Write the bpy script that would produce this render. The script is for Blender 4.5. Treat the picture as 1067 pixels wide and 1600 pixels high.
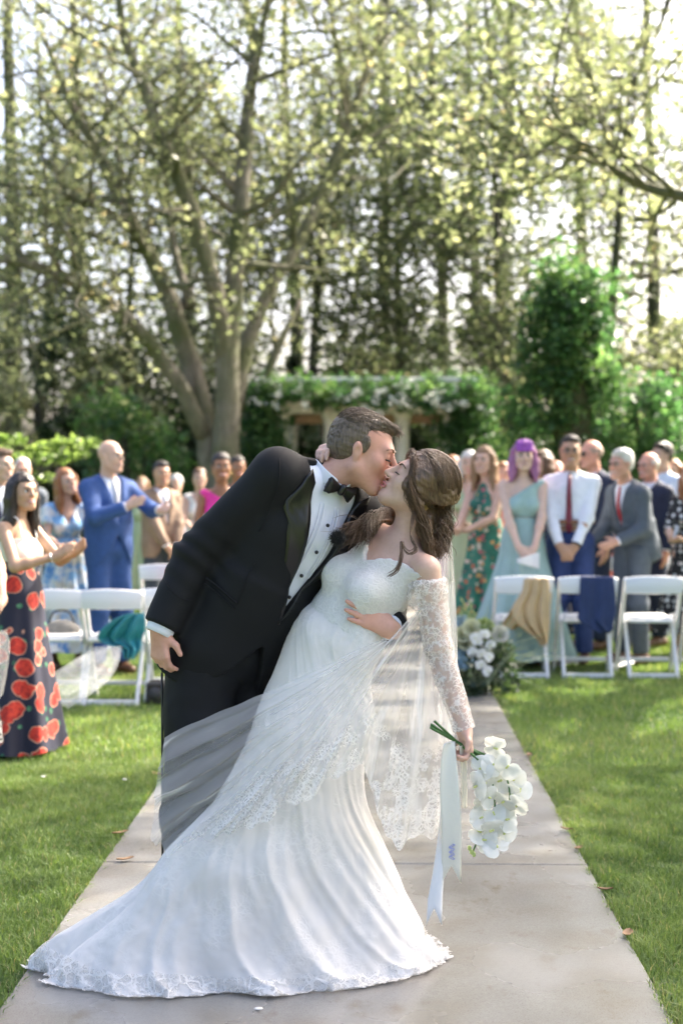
import bpy, math, random
import numpy as np
from mathutils import Vector, Matrix, Euler

# ---------------------------------------------------------------- camera, sky, sun, exposure
SC = bpy.context.scene
for o in list(bpy.data.objects):
    bpy.data.objects.remove(o)
COL = SC.collection
FPX = 50.0 / 36.0 * 1600.0
CAM_H = 1.5
PITCH = math.atan(50.0 / FPX)
YAW = math.atan(51.5 / FPX)
cam_d = bpy.data.cameras.new('camera')
cam_d.sensor_fit = 'VERTICAL'
cam_d.sensor_height = 36.0
cam_d.lens = 50.0
cam_d.clip_start = 0.1
cam_d.clip_end = 2000.0
cam_d.dof.use_dof = True
cam_d.dof.focus_distance = 4.42
cam_d.dof.aperture_fstop = 2.3
cam = bpy.data.objects.new('camera', cam_d)
cam.location = (0, 0, CAM_H)
cam.rotation_euler = (math.radians(90) - PITCH, 0, YAW)
COL.objects.link(cam)
SC.camera = cam

SUN_AZ, SUN_EL = 52.0, 43.0          # degrees to the right of the view, above the horizon
world = bpy.data.worlds.new('World')
SC.world = world
world.use_nodes = True
wn = world.node_tree.nodes
wl = world.node_tree.links
wn.clear()
w_out = wn.new('ShaderNodeOutputWorld')
w_bg = wn.new('ShaderNodeBackground')
w_sky = wn.new('ShaderNodeTexSky')
w_sky.sky_type = 'NISHITA'
w_sky.sun_disc = False
w_sky.sun_elevation = math.radians(SUN_EL)
w_sky.sun_rotation = math.radians(SUN_AZ)
w_sky.air_density = 0.7
w_sky.dust_density = 7.0
w_sky.ozone_density = 0.3
w_bg.inputs['Strength'].default_value = 0.15
wl.new(w_sky.outputs[0], w_bg.inputs[0])
wl.new(w_bg.outputs[0], w_out.inputs[0])

sun_d = bpy.data.lights.new('sun', 'SUN')
sun_d.energy = 4.4
sun_d.angle = math.radians(0.55)
sun_d.color = (1.0, 0.92, 0.8)
sun = bpy.data.objects.new('sun', sun_d)
_az, _el = math.radians(SUN_AZ), math.radians(SUN_EL)
SUN_DIR = Vector((math.sin(_az) * math.cos(_el), math.cos(_az) * math.cos(_el), math.sin(_el)))
sun.rotation_euler = SUN_DIR.to_track_quat('Z', 'Y').to_euler()
sun.location = SUN_DIR * 60
COL.objects.link(sun)

SC.view_settings.view_transform = 'Standard'
SC.view_settings.look = 'None'
SC.view_settings.gamma = 1.0
SC.view_settings.use_curve_mapping = False
SC.view_settings.exposure = 2.2
SC.render.engine = 'CYCLES'
SC.cycles.use_denoising = True
SC.cycles.max_bounces = 8
SC.cycles.diffuse_bounces = 3
SC.cycles.glossy_bounces = 3
SC.cycles.transmission_bounces = 6
SC.cycles.transparent_max_bounces = 24
SC.cycles.sample_clamp_indirect = 6.0
SC.cycles.caustics_reflective = False
SC.cycles.caustics_refractive = False

_CM = cam.rotation_euler.to_matrix()


def P(px, py, Y):
    """photograph pixel + distance in metres -> world point (numpy)"""
    d = _CM @ Vector(((px - 533.5) / FPX, -(py - 800.0) / FPX, -1.0))
    t = Y / d.y
    return np.array((d.x * t, Y, CAM_H + d.z * t))


def A(*v):
    return np.array(v, dtype=float)


def nrm(v):
    v = np.asarray(v, float)
    return v / (np.linalg.norm(v) + 1e-12)


# ---------------------------------------------------------------- objects
def link(o, parent=None):
    COL.objects.link(o)
    if parent is not None:
        o.parent = parent
    return o


def tag(o, label=None, cat=None, group=None, kind=None):
    if label: o['label'] = label
    if cat: o['category'] = cat
    if group: o['group'] = group
    if kind: o['kind'] = kind
    return o


def empty(name, loc, label=None, cat=None, group=None):
    o = bpy.data.objects.new(name, None)
    o.location = tuple(float(c) for c in loc)
    o.empty_display_size = 0.1
    link(o)
    return tag(o, label, cat, group)


def make_mesh(name, verts, faces, smooth=True, uv=None, tint=None):
    """faces: list of (n,k) int arrays or an (n,k) array"""
    if isinstance(faces, np.ndarray):
        faces = [faces]
    verts = np.asarray(verts, np.float32)
    me = bpy.data.meshes.new(name)
    me.vertices.add(len(verts))
    me.vertices.foreach_set('co', verts.ravel())
    idx = np.concatenate([np.asarray(f, np.int32).ravel() for f in faces]) if faces else np.zeros(0, np.int32)
    tot = np.concatenate([np.full(len(f), f.shape[1], np.int32) for f in faces])
    st = np.concatenate(([0], np.cumsum(tot)[:-1])).astype(np.int32)
    me.loops.add(len(idx))
    me.loops.foreach_set('vertex_index', idx)
    me.polygons.add(len(tot))
    me.polygons.foreach_set('loop_start', st)
    me.polygons.foreach_set('loop_total', tot)
    me.polygons.foreach_set('use_smooth', np.full(len(tot), bool(smooth)))
    if uv is not None:
        l = me.uv_layers.new(name='UVMap')
        l.data.foreach_set('uv', np.asarray(uv, np.float32)[idx].ravel())
    if tint is not None:
        a = me.attributes.new('tint', 'FLOAT', 'POINT')
        a.data.foreach_set('value', np.asarray(tint, np.float32))
    me.update(calc_edges=True)
    return me


def obj(name, me, mat=None, parent=None, local=True):
    """link mesh; vertices are in world space unless the parent is None"""
    o = bpy.data.objects.new(name, me)
    if mat is not None:
        if not me.materials:
            me.materials.append(mat)
    link(o, parent)
    if parent is not None and local:
        o.matrix_parent_inverse = Matrix.Translation(-Vector(root_loc(parent)))
    return o


def root_loc(p):
    v = Vector((0, 0, 0))
    if p.parent is None:
        return p.location
    # a part whose own origin is the world origin (matrix_parent_inverse already undoes its parent)
    return Vector((0, 0, 0))


def build(name, verts, faces, mat, parent=None, smooth=True, uv=None, tint=None):
    return obj(name, make_mesh(name, verts, faces, smooth, uv, tint), mat, parent)


# ---------------------------------------------------------------- numpy shapes
BOXF = np.array([[0, 1, 3, 2], [4, 6, 7, 5], [0, 4, 5, 1], [2, 3, 7, 6], [0, 2, 6, 4], [1, 5, 7, 3]])


class MB:
    """collects pieces of ONE part"""
    def __init__(s):
        s.v, s.f4, s.f3, s.n = [], [], [], 0

    def add(s, v, f4=None, f3=None):
        v = np.asarray(v, float)
        if f4 is not None and len(f4): s.f4.append(np.asarray(f4) + s.n)
        if f3 is not None and len(f3): s.f3.append(np.asarray(f3) + s.n)
        s.v.append(v); s.n += len(v)

    def box(s, c, d, R=None, bev=0.0):
        c = np.asarray(c, float); d = np.asarray(d, float) / 2
        if bev > 0:
            # chamfered box : 24 verts
            vs = []; 
            for sx in (-1, 1):
                for sy in (-1, 1):
                    for sz in (-1, 1):
                        for ax in range(3):
                            p = np.array((sx, sy, sz)) * (d - bev)
                            p[ax] = (sx, sy, sz)[ax] * d[ax]
                            vs.append(p)
            vs = np.array(vs)
            def vid(sx, sy, sz, ax): return ((sx > 0) * 4 + (sy > 0) * 2 + (sz > 0)) * 3 + ax
            q, t = [], []
            for ax in range(3):
                o1, o2 = [(1, 2), (2, 0), (0, 1)][ax]
                for sg in (-1, 1):
                    loop = []
                    for a, b in ((-1, -1), (1, -1), (1, 1), (-1, 1)):
                        k = [0, 0, 0]; k[ax] = sg; k[o1] = a; k[o2] = b
                        loop.append(vid(*k, ax))
                    q.append(loop if sg > 0 else loop[::-1])
            for ax in range(3):
                o1, o2 = [(1, 2), (2, 0), (0, 1)][ax]
                for a in (-1, 1):
                    for b in (-1, 1):
                        k1 = [0, 0, 0]; k1[ax] = -1; k1[o1] = a; k1[o2] = b
                        k2 = list(k1); k2[ax] = 1
                        loop = [vid(*k1, o1), vid(*k2, o1), vid(*k2, o2), vid(*k1, o2)]
                        q.append(loop if a * b < 0 else loop[::-1])
            for sx in (-1, 1):
                for sy in (-1, 1):
                    for sz in (-1, 1):
                        l = [vid(sx, sy, sz, 0), vid(sx, sy, sz, 1), vid(sx, sy, sz, 2)]
                        t.append(l if sx * sy * sz > 0 else l[::-1])
            if R is not None: vs = vs @ np.asarray(R).T
            s.add(vs + c, q, t)
            return
        vs = np.array([(x, y, z) for x in (-1, 1) for y in (-1, 1) for z in (-1, 1)], float) * d
        if R is not None: vs = vs @ np.asarray(R).T
        s.add(vs + c, BOXF)

    def tube(s, pts, rad, n=8, cap=True, flat=None):
        pts = np.asarray(pts, float); m = len(pts)
        rad = np.broadcast_to(np.asarray(rad, float), (m,))
        T = np.gradient(pts, axis=0); T /= np.linalg.norm(T, axis=1)[:, None] + 1e-9
        ref = np.array((0, 0, 1.0)) if abs(T[0][2]) < .9 else np.array((1.0, 0, 0))
        Ns = []
        nn = nrm(np.cross(T[0], ref))
        for i in range(m):
            nn = nn - T[i] * nn.dot(T[i]); nn = nrm(nn); Ns.append(nn)
        Ns = np.array(Ns); B = np.cross(T, Ns)
        a = np.linspace(0, 2 * math.pi, n, endpoint=False)
        ca, sa = np.cos(a), np.sin(a)
        v = pts[:, None] + rad[:, None, None] * (Ns[:, None] * ca[None, :, None] + B[:, None] * sa[None, :, None] * (flat or 1.0))
        v = v.reshape(-1, 3)
        i = np.arange(m - 1)[:, None] * n; j = np.arange(n)[None]
        j2 = (j + 1) % n
        f = np.stack([i + j, i + j2, i + n + j2, i + n + j], -1).reshape(-1, 4)
        t = None
        if cap:
            v = np.vstack([v, pts[0], pts[-1]])
            jj = np.arange(n); k0 = m * n
            t = np.vstack([np.stack([np.full(n, k0), (jj + 1) % n, jj], -1),
                           np.stack([np.full(n, k0 + 1), (m - 1) * n + jj, (m - 1) * n + (jj + 1) % n], -1)])
        s.add(v, f, t)

    def ball(s, c, r, R=None, nu=12, nv=8):
        r = np.broadcast_to(np.asarray(r, float), (3,))
        u = np.linspace(0, 2 * math.pi, nu, endpoint=False)
        w = np.linspace(0, math.pi, nv + 1)[1:-1]
        v = np.stack([np.outer(np.sin(w), np.cos(u)), np.outer(np.sin(w), np.sin(u)), np.outer(np.cos(w), np.ones(nu))], -1).reshape(-1, 3)
        v = np.vstack([v, (0, 0, 1), (0, 0, -1)]) * r
        m = nv - 1
        i = np.arange(m - 1)[:, None] * nu; j = np.arange(nu)[None]; j2 = (j + 1) % nu
        f = np.stack([i + j, i + nu + j, i + nu + j2, i + j2], -1).reshape(-1, 4)
        jj = np.arange(nu); k0 = m * nu
        t = np.vstack([np.stack([np.full(nu, k0), jj, (jj + 1) % nu], -1),
                       np.stack([np.full(nu, k0 + 1), (m - 1) * nu + (jj + 1) % nu, (m - 1) * nu + jj], -1)])
        if R is not None: v = v @ np.asarray(R).T
        s.add(v + np.asarray(c), f, t)

    def grid(s, V):
        """V (m,n,3)"""
        m, n = V.shape[:2]
        i = np.arange(m - 1)[:, None] * n; j = np.arange(n - 1)[None]
        s.add(V.reshape(-1, 3), np.stack([i + j, i + j + 1, i + n + j + 1, i + n + j], -1).reshape(-1, 4))

    def mesh(s, name, smooth=True):
        fs = []
        if s.f4: fs.append(np.vstack(s.f4))
        if s.f3: fs.append(np.vstack(s.f3))
        return make_mesh(name, np.vstack(s.v), fs, smooth)

    def build(s, name, mat, parent=None, smooth=True):
        return obj(name, s.mesh(name, smooth), mat, parent)


def spline(pts, n):
    """Catmull-Rom through points (any dimension), n samples"""
    p = np.asarray(pts, float)
    if len(p) == 2:
        t = np.linspace(0, 1, n)[:, None]
        return p[0] * (1 - t) + p[1] * t
    q = np.vstack([2 * p[0] - p[1], p, 2 * p[-1] - p[-2]])
    m = len(p) - 1
    t = np.linspace(0, m, n); i = np.minimum(t.astype(int), m - 1); f = (t - i)[:, None]
    a, b, c, d = q[i], q[i + 1], q[i + 2], q[i + 3]
    return 0.5 * (2 * b + (c - a) * f + (2 * a - 5 * b + 4 * c - d) * f * f + (3 * b - a - 3 * c + d) * f ** 3)


def _hash(i, j, k, seed):
    h = (i * 374761393 + j * 668265263 + k * 1274126177 + seed * 974711) & 0xFFFFFFFF
    h = ((h ^ (h >> 13)) * 1103515245) & 0xFFFFFFFF
    h = h ^ (h >> 16)
    return (h & 0xFFFF) / 65535.0


def vnoise(p, seed=0):
    """value noise in -1..1"""
    p = np.asarray(p, float)
    i = np.floor(p).astype(np.int64); f = p - i
    f = f * f * (3 - 2 * f)
    r = 0
    for a in (0, 1):
        wa = f[:, 0] if a else 1 - f[:, 0]
        for b in (0, 1):
            wb = f[:, 1] if b else 1 - f[:, 1]
            for c in (0, 1):
                wc = f[:, 2] if c else 1 - f[:, 2]
                r = r + wa * wb * wc * _hash(i[:, 0] + a, i[:, 1] + b, i[:, 2] + c, seed)
    return r * 2 - 1


# ---------------------------------------------------------------- distance fields -> one continuous skin
class Field:
    def __init__(s):
        s.ops = []; s.cuts = []; s.infl = 0.0

    def _add(s, fn, lo, hi, k, op):
        s.ops.append((fn, np.asarray(lo, float), np.asarray(hi, float), k, op))

    def cone(s, a, b, ra, rb=None, k=.02, op='+', flat=None, cap=False, R=None):
        a = np.asarray(a, float); b = np.asarray(b, float)
        rb = ra if rb is None else rb
        ra += s.infl; rb += s.infl
        ab = b - a; L2 = max(ab.dot(ab), 1e-9); L = math.sqrt(L2)
        rm = max(ra, rb)
        if flat is not None:
            fl, ax = flat          # squeeze along axis ax by factor fl (<1 = thinner)
            ax = nrm(ax)
        def fn(p):
            q = p - a
            t = (q @ ab) / L2
            tc = np.clip(t, 0, 1)
            e = q - tc[..., None] * ab
            if flat is not None:
                c = e @ ax
                e = e + ((1 / fl - 1) * c)[..., None] * ax
            d = np.sqrt((e * e).sum(-1)) - (ra + (rb - ra) * tc)
            if flat is not None: d = d * max(fl, .55)
            if cap:
                d = np.maximum(d, np.maximum(-t * L, (t - 1) * L))
            return d
        s._add(fn, np.minimum(a, b) - rm, np.maximum(a, b) + rm, k, op)

    def chain(s, pts, rad, k=.02, op='+'):
        for i in range(len(pts) - 1):
            s.cone(pts[i], pts[i + 1], rad[i], rad[i + 1], k, op)

    def ell(s, c, r, R=None, k=.02, op='+'):
        c = np.asarray(c, float); r = np.asarray(r, float) + s.infl
        R = np.eye(3) if R is None else np.asarray(R, float)
        def fn(p):
            q = (p - c) @ R
            k0 = np.sqrt(((q / r) ** 2).sum(-1)); k1 = np.sqrt(((q / (r * r)) ** 2).sum(-1)) + 1e-9
            return k0 * (k0 - 1) / k1
        e = np.abs(R) @ r
        s._add(fn, c - e, c + e, k, op)

    def cut(s, fn, now=False):
        """fn(p) > 0 is removed; now = only from what has been added so far"""
        if now: s.ops.append((fn, None, None, 0, 'c'))
        else: s.cuts.append(fn)

    @staticmethod
    def _cut(G, lo, h, fn):
        act = np.argwhere(G < 2.5 * h + .03)
        p = lo + act * h
        v = G[act[:, 0], act[:, 1], act[:, 2]]
        G[act[:, 0], act[:, 1], act[:, 2]] = np.maximum(v, fn(p))

    def mesh_data(s, h, smooth=1):
        lo = np.min([o[1] for o in s.ops if o[4] == '+'], axis=0) - 3 * h
        hi = np.max([o[2] for o in s.ops if o[4] == '+'], axis=0) + 3 * h
        n = np.ceil((hi - lo) / h).astype(int) + 1
        G = np.full(n, 0.3, np.float32)
        ax = [(lo[i] + np.arange(n[i]) * h).astype(np.float32) for i in range(3)]
        for fn, a, b, k, op in s.ops:
            if op == 'c':
                s._cut(G, lo, h, fn); continue
            m = k + 2.5 * h
            i0 = np.clip(np.floor((a - m - lo) / h).astype(int), 0, n); i1 = np.clip(np.ceil((b + m - lo) / h).astype(int) + 1, 0, n)
            if np.any(i1 <= i0): continue
            sl = tuple(slice(i0[i], i1[i]) for i in range(3))
            X, Y, Z = np.meshgrid(ax[0][sl[0]], ax[1][sl[1]], ax[2][sl[2]], indexing='ij')
            d = fn(np.stack([X, Y, Z], -1)).astype(np.float32)
            g = G[sl]
            if op == '+':
                hh = np.maximum(k - np.abs(g - d), 0) / k
                G[sl] = np.minimum(g, d) - hh * hh * k * .25
            else:
                d = -d
                hh = np.maximum(k - np.abs(g - d), 0) / k
                G[sl] = np.maximum(g, d) + hh * hh * k * .25
        for c in s.cuts: s._cut(G, lo, h, c)
        ins = G < 0
        c8 = [ins[a:n[0] - 1 + a, b:n[1] - 1 + b, c:n[2] - 1 + c] for a in (0, 1) for b in (0, 1) for c in (0, 1)]
        sm = np.zeros(c8[0].shape, np.int8)
        for c in c8: sm += c
        cells = np.argwhere((sm > 0) & (sm < 8))
        idm = np.full(c8[0].shape, -1, np.int32)
        idm[cells[:, 0], cells[:, 1], cells[:, 2]] = np.arange(len(cells))
        acc = np.zeros((len(cells), 3)); cnt = np.zeros(len(cells))
        cor = [(a, b, c) for a in (0, 1) for b in (0, 1) for c in (0, 1)]
        val = {q: G[cells[:, 0] + q[0], cells[:, 1] + q[1], cells[:, 2] + q[2]].astype(float) for q in cor}
        for q in cor:
            for d in range(3):
                if q[d] == 0:
                    q2 = list(q); q2[d] = 1; q2 = tuple(q2)
                    a, b = val[q], val[q2]
                    x = (a < 0) != (b < 0)
                    t = np.where(x, a / np.where(x, a - b, 1), 0)
                    e = np.array(q, float)[None] + t[:, None] * np.eye(3)[d][None]
                    acc += np.where(x[:, None], e, 0); cnt += x
        V = lo + (cells + acc / cnt[:, None]) * h
        faces = []
        for d in range(3):
            o1, o2 = [(1, 2), (2, 0), (0, 1)][d]
            s0 = [slice(None)] * 3; s1 = [slice(None)] * 3
            s0[d] = slice(0, n[d] - 1); s1[d] = slice(1, n[d])
            a, b = ins[tuple(s0)], ins[tuple(s1)]
            e = np.argwhere(a != b)
            e = e[(e[:, o1] > 0) & (e[:, o2] > 0) & (e[:, o1] < n[o1] - 1) & (e[:, o2] < n[o2] - 1)]
            if not len(e): continue
            fl = a[e[:, 0], e[:, 1], e[:, 2]]
            def cid(da, db):
                q = e.copy(); q[:, o1] -= da; q[:, o2] -= db
                return idm[q[:, 0], q[:, 1], q[:, 2]]
            Q = np.stack([cid(1, 1), cid(0, 1), cid(0, 0), cid(1, 0)], -1)
            Q[~fl] = Q[~fl][:, ::-1]
            faces.append(Q)
        Fq = np.vstack(faces)
        for _ in range(smooth):
            V = lap(V, Fq, .5)
        return V, Fq

    def build(s, name, mat, parent, h=.01, smooth=1, disp=None):
        V, Fq = s.mesh_data(h, smooth)
        if disp is not None:
            V = V + vnormals(V, Fq) * disp(V)[:, None]
        return build(name, V, Fq, mat, parent)


def lap(V, Fq, w):
    acc = np.zeros_like(V); c = np.zeros(len(V))
    for i in range(4):
        j = (i + 1) % 4
        for a, b in ((i, j), (j, i)):
            for d in range(3):
                acc[:, d] += np.bincount(Fq[:, a], V[Fq[:, b], d], len(V))
            c += np.bincount(Fq[:, a], minlength=len(V))
    return V * (1 - w) + w * acc / np.maximum(c, 1)[:, None]


def vnormals(V, Fq):
    nn = np.cross(V[Fq[:, 2]] - V[Fq[:, 0]], V[Fq[:, 3]] - V[Fq[:, 1]])
    N = np.zeros_like(V)
    for i in range(4):
        for d in range(3):
            N[:, d] += np.bincount(Fq[:, i], nn[:, d], len(V))
    return N / (np.linalg.norm(N, axis=1)[:, None] + 1e-12)


# ---------------------------------------------------------------- materials
class NT:
    def __init__(s, name):
        s.m = bpy.data.materials.new(name); s.m.use_nodes = True
        s.t = s.m.node_tree; s.t.nodes.clear()
        s.out = s.t.nodes.new('ShaderNodeOutputMaterial')

    def n(s, kind, **kw):
        nd = s.t.nodes.new('ShaderNode' + kind)
        for k, v in kw.items():
            if hasattr(nd, k) and k not in nd.inputs: setattr(nd, k, v)
            else: nd.inputs[k].default_value = v
        return nd

    def l(s, a, b): s.t.links.new(a, b)

    def coord(s, which='Object', scale=None):
        c = s.n('TexCoord').outputs[which]
        if scale is not None:
            mp = s.n('Mapping'); mp.inputs['Scale'].default_value = scale if hasattr(scale, '__len__') else (scale,) * 3
            s.l(c, mp.inputs[0]); return mp.outputs[0]
        return c

    def noise(s, vec, scale, detail=3, rough=.55):
        nd = s.n('TexNoise'); nd.inputs['Scale'].default_value = scale
        nd.inputs['Detail'].default_value = detail; nd.inputs['Roughness'].default_value = rough
        s.l(vec, nd.inputs['Vector']); return nd.outputs['Fac']

    def voro(s, vec, scale, feature='F1', out='Distance', rnd=1.0):
        nd = s.n('TexVoronoi'); nd.feature = feature
        nd.inputs['Scale'].default_value = scale; nd.inputs['Randomness'].default_value = rnd
        s.l(vec, nd.inputs['Vector']); return nd.outputs[out]

    def ramp(s, fac, stops, interp='LINEAR'):
        nd = s.n('ValToRGB'); cr = nd.color_ramp; cr.interpolation = interp
        while len(cr.elements) > 1: cr.elements.remove(cr.elements[-1])
        for i, (p, c) in enumerate(stops):
            e = cr.elements[0] if i == 0 else cr.elements.new(p)
            e.position = p
            c = (c, c, c) if not hasattr(c, '__len__') else c
            e.color = (*c[:3], 1)
        s.l(fac, nd.inputs[0]); return nd.outputs[0]

    def math(s, op, a, b=None, clamp=False):
        nd = s.n('Math'); nd.operation = op; nd.use_clamp = clamp
        for i, x in enumerate((a, b)):
            if x is None: continue
            if isinstance(x, (int, float)): nd.inputs[i].default_value = x
            else: s.l(x, nd.inputs[i])
        return nd.outputs[0]

    def mix(s, fac, a, b, mode='MIX'):
        nd = s.n('Mix'); nd.data_type = 'RGBA'; nd.blend_type = mode
        for i, x in ((0, fac), (6, a), (7, b)):
            if isinstance(x, (int, float)): nd.inputs[i].default_value = x
            elif hasattr(x, '__len__'): nd.inputs[i].default_value = (*x[:3], 1)
            else: s.l(x, nd.inputs[i])
        return nd.outputs[2]

    def bump(s, h, strength=.3, dist=.01):
        nd = s.n('Bump'); nd.inputs['Strength'].default_value = strength; nd.inputs['Distance'].default_value = dist
        s.l(h, nd.inputs['Height']); return nd.outputs[0]

    def bsdf(s, color, rough=.6, normal=None, **kw):
        b = s.n('BsdfPrincipled')
        for k, x in (('Base Color', color), ('Roughness', rough)):
            if isinstance(x, (int, float)): b.inputs[k].default_value = x
            elif hasattr(x, '__len__'): b.inputs[k].default_value = (*x[:3], 1)
            else: s.l(x, b.inputs[k])
        if normal is not None: s.l(normal, b.inputs['Normal'])
        for k, v in kw.items():
            k = k.replace('_', ' ')
            if isinstance(v, (int, float)): b.inputs[k].default_value = v
            elif hasattr(v, '__len__'): b.inputs[k].default_value = v if len(v) == len(b.inputs[k].default_value) else (*v, 1)
            else: s.l(v, b.inputs[k])
        return b.outputs[0]

    def done(s, sh):
        s.l(sh, s.out.inputs['Surface']); return s.m


_mc = {}


def plain(name, color, rough=.6, var=.12, scale=8, bump=.0, bscale=60, **kw):
    """plain procedural surface with a little unevenness"""
    if name in _mc: return _mc[name]
    t = NT(name); c = t.coord('Object')
    nz = t.noise(c, scale, 4)
    col = t.ramp(nz, [(.25, [x * (1 - var) for x in color]), (.75, [min(1, x * (1 + var)) for x in color])])
    nm = t.bump(t.noise(c, bscale, 3), bump, .004) if bump else None
    _mc[name] = t.done(t.bsdf(col, rough, nm, **kw))
    return _mc[name]

# ================================================================= SETTING
RNG = np.random.default_rng(7)
PATH_L, PATH_R = -1.066, 0.831

# ---- lawn, soil, path
def m_lawn():
    t = NT('lawn_soil'); c = t.coord('Object')
    big = t.noise(c, .5, 4); fine = t.noise(c, 38, 4, .7)
    a = t.ramp(fine, [(.25, (.03, .05, .014)), (.5, (.07, .13, .026)), (.8, (.13, .2, .045))])
    b = t.ramp(fine, [(.25, (.05, .06, .02)), (.7, (.16, .2, .055))])
    col = t.mix(t.ramp(big, [(.4, 0.), (.65, 1.)]), a, b)
    return t.done(t.bsdf(col, .9, t.bump(fine, .8, .03)))
lawn = MB()
lawn.grid(np.array([[(x, y, -.03) for x in (-320, 320)] for y in (-120, 600)], float))
lawn_o = lawn.build('lawn', m_lawn(), smooth=False)
tag(lawn_o, 'mown green lawn on both sides of the concrete aisle', 'lawn', kind='structure')

def m_concrete():
    t = NT('aisle_concrete'); c = t.coord('Object')
    n1 = t.noise(c, 1.3, 5, .6); n2 = t.noise(c, 60, 4, .7); n3 = t.noise(c, 3.5, 2, .5)
    base = t.ramp(n2, [(.2, (.205, .202, .188)), (.8, (.28, .276, .26))])
    stain = t.ramp(n3, [(.42, (1, 1, 1)), (.75, (.66, .56, .40))])
    wet = t.ramp(t.noise(t.coord('Object', (1.0, .55, 1)), 2.0, 2, .45), [(.36, 0.), (.7, 1.)])
    col = t.mix(.6, base, stain, 'MULTIPLY')
    col = t.mix(t.math('MULTIPLY', wet, .5), col, (.125, .117, .103))
    grit = t.ramp(t.noise(c, 190, 2, .6), [(.34, (.62, .6, .56)), (.44, (1, 1, 1)), (.62, (1, 1, 1)), (.72, (1.25, 1.25, 1.22))])
    col = t.mix(.75, col, grit, 'MULTIPLY')
    blot = t.ramp(t.noise(t.coord('Object', (1, .6, 1)), 6.5, 4, .65), [(.58, (1, 1, 1)), (.70, (.66, .58, .45))])
    col = t.mix(.7, col, blot, 'MULTIPLY')
    sp = t.ramp(t.voro(c, 7), [(.02, (.45, .4, .33)), (.05, (1, 1, 1))])
    col = t.mix(.5, col, sp, 'MULTIPLY')
    rough = t.mix(wet, t.ramp(n1, [(.3, .22), (.7, .40)]), (.15, .15, .15))
    return t.done(t.bsdf(col, rough, t.bump(n2, .12, .003), Specular_IOR_Level=.7))
M_CONC = m_concrete()
path_o = empty('path', (0, 0, 0)); tag(path_o, 'pale concrete aisle path of poured slabs', 'path', kind='structure')
slab_y = [-1.0, 2.3, 5.535, 8.77, 12.0, 15.2, 18.4, 21.6]
for a, b in zip(slab_y[:-1], slab_y[1:]):
    s_ = MB(); s_.box(((PATH_L + PATH_R) / 2, (a + b) / 2, -.06), (PATH_R - PATH_L, b - a - .008, .12), bev=.006)
    s_.build('slab', M_CONC, path_o, smooth=False)
j_ = MB(); j_.box(((PATH_L + PATH_R) / 2, 10, -.075), (PATH_R - PATH_L - .02, 22, .12))
j_.build('joint_filler', plain('joint_grit', (.42, .40, .36), .9, .3, 30, .4), path_o, smooth=False)
soil = empty('soil_edge', (0, 0, 0)); tag(soil, 'dark bare soil along both edges of the concrete aisle', 'soil', kind='structure')
M_SOIL = plain('soil', (.055, .042, .03), .95, .5, 40, 1.0, 120)
for x, sg in ((PATH_L, -1), (PATH_R, 1)):
    ys = np.linspace(-1, 22, 240); w = .035 + .025 * vnoise(np.stack([ys * 3, ys * 0, ys * 0 + sg], -1), 3)
    V = np.stack([np.stack([np.full_like(ys, x), ys, np.full_like(ys, -.024)], -1), np.stack([x + sg * np.maximum(w, .012), ys, np.full_like(ys, -.026)], -1)], 1)
    q = MB(); q.grid(V if sg > 0 else V[:, ::-1]); q.build('soil_strip', M_SOIL, soil)

# ---- grass blades
def m_grass():
    t = NT('grass_blade'); at = t.n('Attribute'); at.attribute_name = 'tint'
    col = t.ramp(at.outputs['Fac'], [(0., (.085, .14, .05)), (.35, (.165, .24, .085)), (.7, (.25, .315, .125)), (.9, (.33, .355, .17)), (1., (.40, .35, .21))])
    d = t.bsdf(col, .5, Specular_IOR_Level=.3)
    tr = t.n('BsdfTranslucent'); t.l(t.mix(1., col, (1.4, 1.5, .7), 'MULTIPLY'), tr.inputs[0])
    mx = t.n('MixShader'); mx.inputs[0].default_value = .35
    t.l(d, mx.inputs[1]); t.l(tr.outputs[0], mx.inputs[2])
    return t.done(mx.outputs[0])
M_GRASS = m_grass()

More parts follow.
